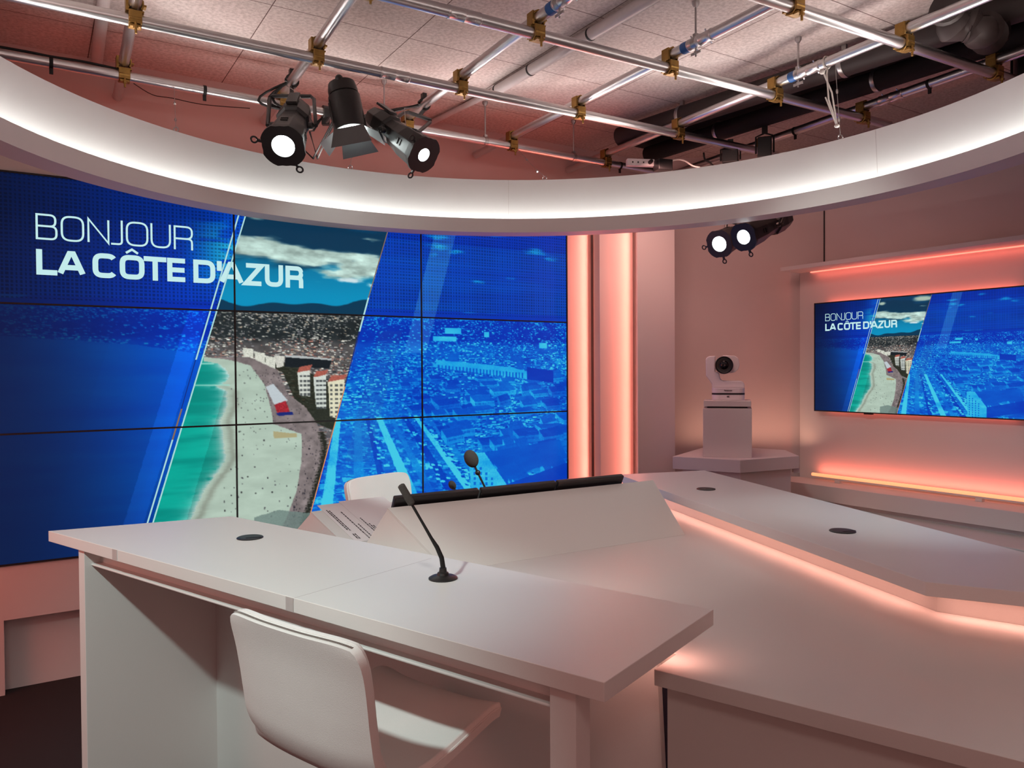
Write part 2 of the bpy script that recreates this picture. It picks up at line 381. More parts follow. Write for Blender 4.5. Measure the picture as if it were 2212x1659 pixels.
    poly([(.413, .460), (.495, .471), (.494, .477), (.415, .467)], (.7, .72, .72), 1)
    poly([(.395, .462), (.413, .465), (.411, .495), (.40, .50)], (.8, .8, .76), 1, .3)
    for q in range(3): poly([(.345+.018*q, .440+.012*q), (.362+.018*q, .444+.012*q), (.362+.018*q, .48+.014*q), (.347+.018*q, .475+.013*q)], (.82, .83, .78), 1, .3)
    for (u, v, a, h, col) in ((.434, .515, .022, .075, (.82, .84, .80)), (.462, .53, .022, .10, (.80, .83, .80)), (.487, .545, .030, .12, (.86, .85, .74))):
        poly([(u, v), (u+a, v-.008), (u+a, v+h), (u+.004, v+h*.92)], col, 1, .15)
        for r0 in range(int(h/.014)):
            for q in range(3): poly([(u+.004+q*a*.3, v+.008+r0*.014), (u+.009+q*a*.3, v+.008+r0*.014), (u+.009+q*a*.3, v+.015+r0*.014), (u+.004+q*a*.3, v+.015+r0*.014)], (.25, .27, .28), .85)
        poly([(u, v), (u+a, v-.008), (u+a*1.2, v-.024), (u+a*.2, v-.018)], (.66, .36, .31), 1, .3)
    I = np.where((U > .601-(V-.056)*.1644)[..., None], keep, I)
    # water and beach
    sh = np.array([(0, .414), (.015, .416), (.106, .425), (.192, .436), (.278, .460), (.285, .480), (.306, .487), (.321, .507), (.325, .527), (.313, .547), (.300, .549), (.320, .567), (.320, .615), (.309, .654), (.313, .682), (.316, .763), (.304, .802), (.282, .852), (.265, .922), (.235, 1.0)])
    vv = V
    shore = np.interp(V[:, 0], sh[4:, 1], sh[4:, 0])[:, None]+.0025*(rng.random((H, 1))-.5)+.004*(fbm(3, 90, 51)-.5)
    top_w = np.interp(U[0], sh[:5, 0], sh[:5, 1])[None, :]
    water = ((U < .285) & (V > top_w) & (V < .49)) | ((V >= .475) & (U < shore))
    prom = np.interp(V[:, 0], [.467, .477, .493, .549, .619, .667, .702, .735, .792, .876, .954, 1], [.285, .327, .357, .379, .389, .393, .440, .441, .439, .431, .414, .40])[:, None]
    pr2 = np.interp(V[:, 0], [.469, .508, .578, .622, .681, .74, .797, .881, 1], [.357, .402, .417, .448, .470, .478, .474, .460, .435])[:, None]
    g = fbm(90, 60, 61)
    P = (V > .467) & (U >= prom) & (U < pr2)
    I = np.where(P[..., None], np.array((.50, .46, .46))*(.75+.5*g[..., None]), I)
    Bc = (V > .467) & (U >= shore) & (U < prom)
    bc = np.array((.70, .78, .72))*(.90+.14*fbm(30, 40, 71)[..., None])
    wet = np.exp(-((U-shore-.012)/.006)**2)[..., None]*ss(.52, .6, V)[..., None]
    I = np.where(Bc[..., None], bc*(1-.35*wet)+np.array((.36, .33, .29))*.35*wet, I)
    st = fbm(7, 34, 81); tealc = mix(np.zeros((H, W, 3))+(.0, .53, .49), (.03, .67, .60), ss(.25, .8, st))
    surf = np.exp(-np.clip(shore-U, 0, 1)/.010)*ss(.3, .7, fbm(50, 110, 91)+.25)
    wc = mix(tealc, (.80, .88, .86), surf*ss(.47, .5, V))
    I = np.where(water[..., None], wc, I)
    I = mix(I, (.62, .86, .80), np.exp(-((V-.549-.012*(U-.27))/.0022)**2)*((U > .245) & (U < .325)))
    I = mix(I, (.62, .86, .80), np.exp(-((V-.487)/.0018)**2)*((U > .272) & (U < .30)))
    for k in range(300):                 # people and loungers
        v = .50+.5*rng.random(); lo = np.interp(v, V[:, 0], prom[:, 0]); hi = np.interp(v, V[:, 0], pr2[:, 0]); s = np.interp(v, V[:, 0], shore[:, 0])
        u = lo+(hi-lo)*rng.random() if rng.random() < .62 else (s+.015+(lo-s-.015)*rng.random())
        x0, y0 = int(u*W), int(v*H); e = 1+int(2.2*(v-.45)*2*rng.random()); I[y0:y0+e+1, x0:x0+max(1, e)] = np.array((.16, .15, .18))*(.6+rng.random())
    for k in range(60):                  # dark trees on the promenade edge
        v = .70+.005*k; u = np.interp(v, V[:, 0], pr2[:, 0])-.006
        poly([(u, v), (u+.010, v-.003), (u+.016, v+.003), (u+.004, v+.002)], (.12, .13, .10), .9)
    poly([(.381, .556), (.394, .549), (.418, .600), (.395, .612)], (.74, .78, .80), 1, .05)
    poly([(.395, .612), (.414, .600), (.421, .635), (.400, .637)], (.62, .16, .20), 1, .5)
    poly([(.398, .637), (.425, .634), (.427, .644), (.402, .647)], (.10, .16, .45), 1, .1)
    poly([(.393, .690), (.432, .700), (.432, .712), (.394, .712)], (.66, .60, .42), .8)
    poly([(.36, .945), (.40, .93), (.455, .95), (.44, 1), (.36, 1)], (.42, .50, .48), .8, .15)
    J = np.pad(I, ((1, 1), (1, 1), (0, 0)), 'edge'); J = (J[1:-1, 1:-1]*3+J[:-2, 1:-1]+J[2:, 1:-1]+J[1:-1, :-2]*1.5+J[1:-1, 2:]*1.5)/8
    I = J
    # duotone either side of the clear band
    lum = (I*(.3, .5, .2)).sum(-1); xl = .351-(V-.051)*.1644; xr = .601-(V-.056)*.1644
    skyR = V < .31
    wisp = np.zeros((H, W))
    for cu, cv, sx, sy in ((.706, .095, .030, .016), (.69, .12, .02, .012), (.79, .205, .022, .009), (.86, .184, .025, .008), (.93, .08, .05, .020), (.965, .10, .03, .02), (.74, .105, .022, .010), (.83, .03, .04, .01), (.70, .06, .03, .012)): wisp = np.maximum(wisp, np.exp(-((U-cu)/sx)**2-((V-cv)/sy)**2))
    wisp = ss(.35, .95, wisp*.75+(fbm(40, 70, 101)-.45)*.9)*np.minimum(1, wisp*2.2)
    lr = np.where(skyR, .30+.42*wisp+.12*(fbm(6, 40, 111)-.5)-.10*(V < .08), np.clip(lum*1.25*(.62+.75*fbm(9, 12, 131))+.10*np.exp(-((V-.47)/.06)**2)*(fbm(50, 60, 141)-.3), 0, 1))
    ramp = lambda L, stops, cols: np.stack([np.interp(L, stops, [c[i] for c in cols]) for i in range(3)], -1)
    Rt = ramp(lr, [0, .22, .45, .75, 1], [(.0, .13, .60), (.01, .20, .70), (.02, .36, .80), (.08, .60, .88), (.25, .78, .90)])
    Rt = np.where((V < .33)[..., None], Rt*np.array((.95, 1.03, .99)), Rt)
    Lt = ramp(np.where(water, .26+.10*st+.12*ss(.5, .95, V)*0, np.where(skyR, .20+.60*ss(.42, .62, n2)*ss(.24, .35, U)*np.exp(-((V-.17)/.10)**2)+.10*ss(.22, .34, U)*n, lum*.72)), [0, .2, .35, .6, 1], [(.0, .11, .58), (.0, .22, .74), (.0, .37, .84), (.06, .58, .86), (.3, .85, .9)])
    fade = ss(-.07, .31, U-.09*(V-.5)+.03*np.floor((U+.164*V)*9)/9); Lt = Lt*(.30+.70*fade[..., None]); Lt = mix(Lt, (.05, .13, .30), (1-fade)*.55)
    Lt = Lt*(1-.30*((1-ss(.0, .35, V))*(1-ss(.25, .36, U)))[..., None])
    dl = U-(xl-.012); Lt = np.where(((dl > -.028) & (dl < 0) & (V > .33))[..., None], Lt*1.12+.02, Lt)
    Iout = np.where((U < xl)[..., None], Lt, np.where((U > xr)[..., None], Rt, I))
    # dots in the upper third
    du = (U*W/6.6) % 1; dv = (V*H/6.6) % 1; dots = ((du < .55) & (dv < .55))
    side = (U < xl) | (U > xr)
    Iout = np.where((dots & (V < .325) & side)[..., None], Iout*.70, Iout)
    a0 = .703-V*.158; sk = (U > a0) & (U < a0+.044) & (V < .45); Iout = np.where(sk[..., None], Iout*.90+np.array((.13, .20, .17))*.75, Iout)
    sk2 = (U > a0-.060) & (U < a0-.015) & (V > .38) & (V < .8); Iout = np.where(sk2[..., None], Iout*.93+np.array((.10, .10, .10))*.35, Iout)
    b3 = (U > xl+.045) & (U < xl+.052) & water; Iout = np.where(((U > xl) & (U > xl+.05) & (U < xr) & water)[..., None], Iout*.88, Iout)
    return np.clip(Iout, 0, 1)
PIC = lin(picture())*np.array((1.0, 1.0, 1.0))
def picture_mesh(name, u0, u1, v0, v1, w_, h_, nx, ny, parent):
    """flat grid in the local x-z plane whose colours come from the picture"""
    H, W, _ = PIC.shape
    xs = np.linspace(0, 1, nx+1); zs = np.linspace(0, 1, ny+1)
    X, Z = np.meshgrid(xs, zs)
    co = np.stack([X*w_, np.zeros_like(X), -Z*h_], -1).reshape(-1, 3)
    idx = np.arange((nx+1)*(ny+1)).reshape(ny+1, nx+1)
    fs = np.stack([idx[:-1, :-1], idx[1:, :-1], idx[1:, 1:], idx[:-1, 1:]], -1).reshape(-1, 4)
    me = bpy.data.meshes.new(name); me.vertices.add(len(co)); me.vertices.foreach_set('co', co.ravel())
    me.loops.add(fs.size); me.loops.foreach_set('vertex_index', fs.ravel().astype(np.int32))
    me.polygons.add(len(fs)); me.polygons.foreach_set('loop_start', np.arange(0, fs.size, 4, dtype=np.int32))
    me.update(calc_edges=True)
    cu = np.clip(((u0+(u1-u0)*X)*W).astype(int), 0, W-1); cv = np.clip(((v0+(v1-v0)*Z)*H).astype(int), 0, H-1)
    c = np.ones((len(co), 4), np.float32); c[:, :3] = PIC[cv, cu].reshape(-1, 3)
    a = me.color_attributes.new('Col', 'FLOAT_COLOR', 'POINT'); a.data.foreach_set('color', c.ravel())
    me.materials.append(MATS['screen_picture'])
    o = bpy.data.objects.new(name, me); COL.objects.link(o); o.parent = parent; return o

# ---- lettering: stroke glyphs, unit cap height, x in 0..w
def rounded(pts, closed=False):
    """pts: (x, y, radius)"""
    out = []; n = len(pts)
    for i, (x, y, r) in enumerate(pts):
        if r == 0 or (not closed and i in (0, n-1)): out.append((x, y)); continue
        a = Vector(pts[i-1][:2]); b = Vector((x, y)); c = Vector(pts[(i+1) % n][:2])
        d1 = (a-b).normalized(); d2 = (c-b).normalized()
        for k in range(9):
            t = k/8; p = b+d1*r*(1-t)**2.1+d2*r*t**2.1; out.append((p.x, p.y))
    return out
def glyph(ch, w, h=1.0):
    R = min(.34, w*.45)
    if ch == 'B': return [(rounded([(0, 0, 0), (0, h, 0), (w*.95, h, R*.7), (w*.95, h*.53, R*.7), (0, h*.53, 0)]), 0), (rounded([(0, h*.53, 0), (w, h*.53, R*.7), (w, 0, R*.7), (0, 0, 0)]), 0)]
    if ch == 'O': return [(rounded([(0, 0, R), (0, h, R), (w, h, R), (w, 0, R)], True), 1)]
    if ch == 'N': return [([(0, 0), (0, h), (w, 0), (w, h)], 0)]
    if ch == 'J': return [(rounded([(w, h, 0), (w, 0, R*.9), (0, 0, 0)]), 0)]
    if ch == 'U': return [(rounded([(0, h, 0), (0, 0, R), (w, 0, R), (w, h, 0)]), 0)]
    if ch == 'R': return [(rounded([(0, 0, 0), (0, h, 0), (w, h, R*.8), (w, h*.46, R*.8), (0, h*.46, 0)]), 0), (rounded([(w*.5, h*.46, 0), (w, h*.46, R*.6), (w, 0, 0)]), 0)]
    if ch == 'L': return [([(0, h), (0, 0), (w, 0)], 0)]
    if ch == 'A': return [([(0, 0), (w*.42, h), (w*.58, h), (w, 0)], 0), ([(w*.16, h*.30), (w*.84, h*.30)], 0)]
    if ch == 'C': return [(rounded([(w, h*.64, 0), (w, h, R), (0, h, R), (0, 0, R), (w, 0, R), (w, h*.36, 0)])[4:-4], 0)]
    if ch == 'T': return [([(0, h), (w, h)], 0), ([(w/2, h), (w/2, 0)], 0)]
    if ch == 'E': return [([(w, h), (0, h), (0, 0), (w, 0)], 0), ([(0, h/2), (w*.95, h/2)], 0)]
    if ch == 'D': return [(rounded([(0, 0, 0), (0, h, 0), (w, h, R*1.1), (w, 0, R*1.1)], True), 1)]
    if ch == "'": return [([(0, h), (0, h*.72)], 0)]
    if ch == 'Z': return [([(0, h), (w, h), (0, 0), (w, 0)], 0)]
    if ch == '^': return [([(0, 0), (w*.5, h), (w, 0)], 0)]
def ribbon(mb, pts, t, closed, T, ext=True):
    P = []
    for p in pts:
        p = Vector(p)
        if not P or (p-P[-1]).length > 1e-4: P.append(p)
    if closed and (P[0]-P[-1]).length < 1e-4: P.pop()
    n = len(P); vs = []
    for i in range(n):
        a = P[i-1] if (closed or i > 0) else None; c = P[(i+1) % n] if (closed or i < n-1) else None
        d1 = (P[i]-a).normalized() if a is not None and (P[i]-a).length > 1e-9 else None
        d2 = (c-P[i]).normalized() if c is not None and (c-P[i]).length > 1e-9 else None
        if d1 is None: d1 = d2
        if d2 is None: d2 = d1
        n1 = Vector((-d1.y, d1.x)); n2 = Vector((-d2.y, d2.x)); mm = (n1+n2)
        if mm.length < 1e-6: mm = n1.copy()
        mm.normalize(); s = min(2.4, 1/max(.35, mm.dot(n1)))
        p = P[i].copy()
        if ext and not closed and i == 0: p -= d2*t/2
        if ext and not closed and i == n-1: p += d1*t/2
        vs += [T(p+mm*t/2*s), T(p-mm*t/2*s)]
    m_ = n if closed else n-1
    mb.add(vs, [(2*i, 2*i+1, 2*((i+1) % n)+1, 2*((i+1) % n)) for i in range(m_)])
def lettering(parent, W_, H_, y, tdepth=.001):
    a = MB(); b2 = MB()
    L1 = [('B', .060, .087), ('O', .091, .121), ('N', .125, .154), ('J', .156, .172), ('O', .176, .207), ('U', .210, .239), ('R', .243, .271)]
    L2 = [('L', .060, .086), ('A', .086, .122), ('C', .131, .164), ('O', .167, .201), ('T', .200, .232), ('E', .233, .259), ('D', .271, .304), ("'", .3065, .311), ('A', .310, .348), ('Z', .348, .380), ('U', .382, .412), ('R', .416, .446)]
    def put(mb, lst, v0, v1, th):
        h = (v1-v0)*H_; t = th*h
        for ch, u0, u1 in lst:
            w_ = (u1-u0)*W_-t; hh = h-t; wn = max(w_/hh, .001)
            for pts, cl in glyph(ch, wn):
                ribbon(mb, pts, t/hh, cl, lambda p: (u0*W_+t/2+p.x*hh, y, -v1*H_+t/2+p.y*hh), ext=(ch not in 'AZNC'))
    put(a, L1, .099, .166, .075); put(b2, L2, .191, .257, .205)
    put(b2, [('^', .1755, .1925)], .1725, .187, .42)
    for mb, nm in ((a, 'thin_lettering'), (b2, 'bold_lettering')): mb.build(nm, 'letter', parent)
    # thin slanted lines
    def seg(mb, u0, v0, u1, v1, th):
        d = th*W_
        mb.add([(u0*W_, y, -v0*H_), (u0*W_+d, y, -v0*H_), (u1*W_+d, y, -v1*H_), (u1*W_, y, -v1*H_)], [(0, 1, 2, 3)])
    q = MB(); seg(q, .3595, 0, .1950, 1, .0022); seg(q, .3485, 0, .2720, .476, .0024); seg(q, .2360, .701, .1870, 1, .0024); seg(q, .5615, .276, .5440, .385, .0030); q.build('white_line', 'line_white', parent)
    q = MB(); seg(q, .2720, .476, .2500, .615, .0013); seg(q, .5440, .385, .5170, .56, .0016); q.build('navy_line', 'line_navy', parent)
    q = MB(); seg(q, .2500, .615, .2360, .701, .0024); seg(q, .6100, 0, .5620, .276, .0018); q.build('brown_line', 'line_brown', parent)
    q = MB(); seg(q, .5170, .56, .4450, 1, .0018); q.build('orange_line', 'line_orange', parent)

# ---- the nine-panel screen
PW, PH = 1.099, .61
vw = thing('video_wall', 'huge nine-panel screen wall glowing with a blue coastal city picture behind the desks', 'screen', tuple(OW+Vector((0, 0, 2.438))), AW)
for r_ in range(3):
    for c_ in range(3):
        e = .0045
        o = picture_mesh('screen_panel', c_/3+.0012, (c_+1)/3-.0012, r_/3+.0012, (r_+1)/3-.0012, PW-2*e, PH-2*e, 320, 180, vw)
        o.location = (c_*PW+e, -.002, -r_*PH-e)
lettering(vw, 3*PW, 3*PH, -.0045)
fr = MB(); T = .0042
for k in range(4): fr.box(k*PW-T, k*PW+T, -.008, -.0005, -3*PH-T, T); 
for k in range(4): fr.box(-T, 3*PW+T, -.0078, -.0006, -k*PH-T, -k*PH+T)
fr.build('bezel', 'black_edge', vw)
MB().box(0, 3*PW, 0, .045, -3*PH, 0).build('screen_body', 'black_edge', vw)

# ================================================================= lit wall panels right of the screen
def along(px, off):    # distance along the screen wall where the pixel column meets a plane `off` in front of it
    d = ray(px, 800); o = OW-NW*off; s = (CAM-o).dot(NW)/-d.dot(NW); return (CAM+d*s-o).dot(UW)
s1 = 3*PW+.006
a2 = along(1296, .075); a3 = along(1378, .16); b3 = along(1458, .16)
def wall_panel(x0, x1, off, back, label):
    t = thing('wall_panel', label, 'wall panel', tuple(OW), AW, 'tall lit panels right of the big screen')
    MB().box(x0, x1, -off, back, 0, 2.66).build('panel', 'set_white', t, bevel=.002); return t
wall_panel(s1, a2+.03, -.060, .09, 'flat glowing salmon strip panel touching the right edge of the big screen')
p2 = wall_panel(a2, a3+.03, .075, -.008, 'middle upright panel with a glowing red left side, dark to bright from left to right')
MB().box(a2+.010, a2+.024, -.006, .004, .02, 2.6).build('led_strip', 'led_pink', p2)
p3 = wall_panel(a3, b3, .16, -.143, 'rightmost upright panel, dull tan with a bright left edge beside the dark gap')
MB().box(a3+.012, a3+.026, -.142, -.134, .02, 2.6).build('led_strip', 'led_pink', p3)
MB().box(a3+.05, b3-.02, -.142, .09, 0, 2.66).build('panel_core', 'set_white', p3)
MB().box(b3-.012, b3+.004, -.140, -.10, 0, 2.66).build('shadow_gap', 'black_edge', p3)  # black strip put in for the shade of the gap beside this panel
def wl(x, y, z): return tuple(OW+UW*x+NW*y+Vector((0, 0, z)))
area('panel_led_light', wl(a2+.004, .012, 1.3), wl(a2-.2, .03, 1.3), 6.5, (1, .21, .15), 2.5, .01, 178, roll=(0, 0, 1))
area('panel_led_light', wl(a3+.006, -.136, 1.3), wl(a3-.2, -.115, 1.3), 6.5, (1, .22, .15), 2.5, .01, 178, roll=(0, 0, 1))

# ================================================================= curved ceiling ring
RC = Vector((.09, 2.68, 0)); ZB = 2.31
def annulus(prof, n=160):
    mb = MB(); k = len(prof); vs = []; fs = []
    for i in range(n):
        a = 2*pi*i/n
        for r, z in prof: vs.append((r*cos(a), r*sin(a), z))
    for i in range(n):
        for j in range(k): fs.append((i*k+j, ((i+1) % n)*k+j, ((i+1) % n)*k+(j+1) % k, i*k+(j+1) % k))
    return mb.add(vs, fs)
rg = thing('ceiling_ring', 'big white curved ring hanging under the pipes, its inside glowing at the bottom', 'ceiling ring', (RC.x, RC.y, ZB))
annulus([(1.925, .02), (1.899, .316), (1.915, .316), (1.940, .02)]).build('fascia', 'ring_white', rg, smooth=True)
for px_ in (1098, 1893):
    d_ = ray(px_, 330); a_ = d_.x**2+d_.y**2; b_ = -2*(d_.x*RC.x+d_.y*RC.y); c_ = RC.x**2+RC.y**2-1.907**2; t_ = (-b_+sqrt(b_*b_-4*a_*c_))/(2*a_)
    an = atan2(d_.y*t_-RC.y, d_.x*t_-RC.x); M_ = Matrix.Rotation(an, 4, 'Z') @ Matrix.Translation((1.9245, 0, .03)) @ Matrix.Rotation(-atan2(.026, .296), 4, 'Y')
    MB().box(-.0016, .001, -.0012, .0012, 0, .285, M_).build('panel_joint', 'conduit', rg)
annulus([(1.858, 0), (1.858, .080), (1.868, .080), (1.868, .014), (1.990, .014), (1.990, 0)]).build('lower_lip', 'ring_white', rg, smooth=True)
annulus([(1.872, .016), (1.872, .021), (1.886, .021), (1.886, .016)]).build('led_strip', 'led_white', rg)
annulus([(1.9245, .0145), (1.9245, .022), (1.990, .022), (1.990, .0145)]).build('inner_rail', 'ring_white', rg)

for k in range(12):
    a = radians(15+30*k); p = RC+Vector((cos(a)*1.935, sin(a)*1.935, 2.645)); area('ceiling_fill_light', tuple(p), tuple(p+Vector((-cos(a)*.35, -sin(a)*.35, .6))), 2.8, (1, .86, .81), .9, .015, 160, roll=(-sin(a), cos(a), 0))  # added lights out of sight over the ring, brightening the ceiling

# ================================================================= pipe grid
ZP, ZQ = 2.95, 3.012
Pl = {-1: ((1.723, 3.453), (.869, .494)), 0: ((1.032, 3.895), (.860, .510)), 1: ((.027, 4.161), (.853, .522)), 2: ((-.639, 4.591), (.842, .540))}
Ql = {0: ((-1.777, 3.602), (-.501, .866)), 1: ((-1.093, 3.960), (-.482, .876)), 2: ((-.278, 4.033), (-.499, .866)), 3: ((.556, 4.100), (-.515, .857)), 4: ((1.184, 4.513), (-.490, .872)), 5: ((2.002, 4.570), (-.466, .885))}
def cross(i, j):
    (a, b_), (c_, d_) = Pl[i]; (e, f), (g, h) = Ql[j]
    det = c_*(-h)+g*d_; t = ((e-a)*(-h)+g*(f-b_))/det; return Vector((a+c_*t, b_+d_*t, 0))
def pipe_frame(cen, d, z):
    return Vector((*cen, z)), atan2(d[1], d[0])
def tpar(line, p): (a, b_), (c_, d_) = line; return (p[0]-a)*c_+(p[1]-b_)*d_
def pxt(line, z, x, y):    # parameter along a pipe for a point seen in the photograph
    p = atz(x, y, z); return tpar(line, p)
def pipe(line, z, t0, t1, label, bands=(), joints=(), blues=()):
    loc, rot = pipe_frame(line[0], line[1], z)
    t = thing('aluminium_pipe', label, 'pipe', tuple(loc), rot, 'aluminium pipes of the lighting grid')
    RY = Matrix.Rotation(pi/2, 4, 'Y')
    MB().lathe([(.0245, t0), (.0245, t1)], 20, RY).lathe([(.022, t0-.0005), (.022, t0+.01)], 20, RY).build('tube', 'alu', t, smooth=True)
    for b_ in bands: MB().lathe([(.0262, b_-.008), (.0262, b_+.008)], 20, RY).box(b_-.008, b_+.008, -.004, .004, -.052, -.025).build('tape_band', 'black_rubber', t, smooth=True)
    for j in joints:
        q = MB().lathe([(.0262, j-.075), (.0275, j-.073), (.0275, j-.066), (.0262, j-.064), (.0262, j-.002), (.0275, j), (.0262, j+.002), (.0262, j+.064), (.0275, j+.066), (.0275, j+.073), (.0262, j+.075)], 24, RY)
        for s in (-.045, .045):
            for a in (-.6, 2.4): q.lathe([(.004, .024), (.004, .036)], 6, Matrix.Translation((j+s, 0, 0)) @ Matrix.Rotation(a, 4, 'X'))
        q.build('joint_sleeve', 'alu', t, smooth=True)
    for b_ in blues: MB().lathe([(.0265, b_-.02), (.0265, b_+.02)], 20, RY).build('blue_tape', 'blue_tape', t, smooth=True)
    return t
P_, Q_ = Pl, Ql
pipe(P_[-1], ZP, -2.4, tpar(P_[-1], cross(-1, 5))+.25, 'lengthwise aluminium pipe crossing the top right corner, ending above the ring at the right')
pipe(P_[0], ZP, -2.6, tpar(P_[0], cross(0, 5))+.25, 'lengthwise aluminium pipe through the top centre with a sleeve joint near its left end', joints=(pxt(P_[0], ZP, 1000, 35),))
pipe(P_[1], ZP, -2.9, tpar(P_[1], cross(1, 5))+.14, 'long lengthwise aluminium pipe from the top left corner, just above the three spotlights', joints=(pxt(P_[1], ZP, 852, 162),))
pipe(P_[2], ZP, -2.4, 2.4, 'rearmost lengthwise aluminium pipe with black tape bands, running behind the three spotlights', bands=(pxt(P_[2], ZP, 110, 142), pxt(P_[2], ZP, 437, 203), pxt(P_[2], ZP, 1355, 352)))
ql = ['leftmost cross pipe, short in view, above the left end of the ring', 'cross pipe coming down to the left one of the three spotlights', 'cross pipe coming down to the right one of the three spotlights', 'cross pipe with blue tape and a hanging rod at the top centre', 'cross pipe with a sleeve joint and a knotted cord, beside the dark ducts', 'rightmost cross pipe with black tape bands, beyond the dark ducts']
near = {0: -2.0, 1: -2.3, 2: -2.3, 3: -2.4, 4: -2.7, 5: -2.6}
for j in range(6):
    (a, b_), (c_, d_) = Q_[j]; end = 4.74-(-.528*a+.849*b_); end = end/(-.528*c_+.849*d_)
    kw = {}
    if j == 2: kw = dict(joints=(pxt(Q_[2], ZQ, 1215, -8),), blues=(pxt(Q_[2], ZQ, 1185, 14),))
    if j == 3: kw = dict(joints=(pxt(Q_[3], ZQ, 1500, 82),), blues=(pxt(Q_[3], ZQ, 1468, 98),))
    if j == 4: kw = dict(joints=(pxt(Q_[4], ZQ, 1726, 146),), blues=(pxt(Q_[4], ZQ, 1696, 160),))
    if j == 5: kw = dict(bands=(pxt(Q_[5], ZQ, 1692, 278), pxt(Q_[5], ZQ, 1985, 175)), joints=(pxt(Q_[5], ZQ, 1905, 205),))
    pipe(Q_[j], ZQ, near[j], end, ql[j], **kw)

# ---- clamps at the crossings
def make_clamp():
    t = thing('pipe_clamp', 'gold', 'clamp', (0, 0, 0), 0, 'gold clamps where the ceiling pipes cross')
    RY = Matrix.Rotation(pi/2, 4, 'Y'); RX = Matrix.Rotation(pi/2, 4, 'X')
    def jaw(M, s):
        q = MB(); n = 16; vs = []; fs = []
        prof = []
        for k in range(n+1):
            a = radians(-40)+radians(265)*k/n; prof.append((a, .0265, .034 if k % 4 else .037))
        for a, r0, r1 in prof:
            for zz in (-.024, .024):
                vs += [(r0*cos(a), r0*sin(a), zz), (r1*cos(a), r1*sin(a), zz)]
        for k in range(n):
            b0 = 4*k; b1 = 4*k+4
            fs += [(b0, b0+1, b1+1, b1), (b0+2, b1+2, b1+3, b0+3), (b0+1, b0+3, b1+3, b1+1), (b0, b1, b1+2, b0+2)]
        fs += [(0, 2, 3, 1), (4*n, 4*n+1, 4*n+3, 4*n+2)]
        q.add(vs, fs, M); return q
    q = jaw(Matrix.Translation((0, 0, .062)) @ RX, 1)
    q.box(-.034, -.024, -.024, .024, .035, .088); q.box(.030, .044, -.018, .018, .058, .066); q.box(-.034, .034, -.024, .024, .029, .036)
    q.build('upper_jaw', 'gold', t, bevel=.0015)
    q = jaw(RY @ Matrix.Rotation(pi, 4, 'Z'), 1)
    q.box(-.025, .025, -.034, -.024, -.022, .028); q.box(-.024, .024, .026, .040, -.014, -.005); q.box(-.024, .024, -.034, .034, .024, .0305)
    lj_ = q.build('lower_jaw', 'gold', t, bevel=.0015)
    q = MB().box(-.02, .02, -.036, -.012, -.036, -.028)
    q.lathe([(.005, -.066), (.005, -.02)], 8, Matrix.Translation((0, -.038, 0))).lathe([(.010, -.046), (.010, -.036)], 6, Matrix.Translation((0, -.038, 0)))
    q.build('hinge_bolt', 'gold', lj_)
    return t
clab = {(-1, 3): 'clamp half cut off by the top edge, right of the centre', (-1, 4): 'large clamp near the top right in front of the dark ducts', (-1, 5): 'clamp nearest the right end of the ring, in reddish shade',
 (0, 1): 'clamp cut off by the top edge, up from the middle spotlight', (0, 2): 'large clamp near the top centre, left of the blue tape', (0, 3): 'clamp just below and left of the rod with the wing nut', (0, 4): 'clamp just left of the knotted cord, below the sleeve joint', (0, 5): 'clamp just right of the hanging knotted cord, low over the ring',
 (1, 0): 'large clamp at the top left, uppermost of the left pair', (1, 1): 'clamp straight up from the left spotlight', (1, 2): 'clamp straight up from the right one of the three spotlights', (1, 3): 'clamp in the middle of the ceiling, above the centre of the ring', (1, 4): 'clamp above the white socket box, beside the dark ducts', (1, 5): 'small clamp touching the ring edge between two black fixtures',
 (2, 0): 'clamp on the rear pipe at the far left, lower of the left pair', (2, 1): 'clamp hidden behind the yoke of the left spotlight', (2, 2): 'clamp behind the hanger of the right one of the three spotlights', (2, 3): 'clamp on the rear pipe right of the spotlights, beside a thin ceiling rod', (2, 4): 'clamp on the rear pipe just left of the white socket box'}
proto = None
for k, (key, lab) in enumerate(clab.items()):
    i, j = key
    if proto is None: o = proto = make_clamp()
    else: o = copy_tree(proto)
    p = cross(i, j); o.location = (p.x, p.y, ZP); o.rotation_euler = (0, 0, atan2(P_[i][1][1], P_[i][1][0])); o['label'] = 'gold '+lab
# ---- threaded rods from the ceiling
def rod(px, py, line, z, label, wing=True, dz=.0, side=(0, 0)):
    t_ = pxt(line, z, px, py); (a, b_), (c_, d_) = line
    p = Vector((a+c_*t_, b_+d_*t_, z))+Vector((side[0], side[1], 0))
    t = thing('hanger_rod', label, 'ceiling rod', tuple(p), atan2(d_, c_), 'threaded rods that hold the pipes to the ceiling')
    top = ZC-z
    MB().lathe([(.005, .026), (.005, top-.01)], 8).build('rod', 'alu_dull', t, smooth=True)
    MB().lathe([(.008, top-.028), (.017, top-.012), (.017, top)], 12).build('ceiling_cup', 'alu_dull', t, smooth=True)
    q = MB().lathe([(.0275, -.012), (.0275, .012)], 20, Matrix.Rotation(pi/2, 4, 'Y')).box(-.01, .01, -.01, .01, .024, .040)
    q.build('pipe_collar', 'steel', t, smooth=True)
    if wing:
        q = MB().lathe([(.004, -.066), (.004, -.026)], 8).lathe([(.009, -.052), (.009, -.040)], 10).box(-.030, .030, -.003, .003, -.055, -.042)
        q.build('wing_nut', 'steel', t, bevel=.001)
    return t
rod(1479, 85, Q_[3], ZQ, 'threaded rod with a wing nut beside the blue tape, right of the top centre')
rod(1703, 155, Q_[4], ZQ, 'threaded rod with a bolt, next to the knotted cord')
rod(1205, 4, Q_[2], ZQ, 'black-tipped bolt hanging under a pipe joint at the top edge')
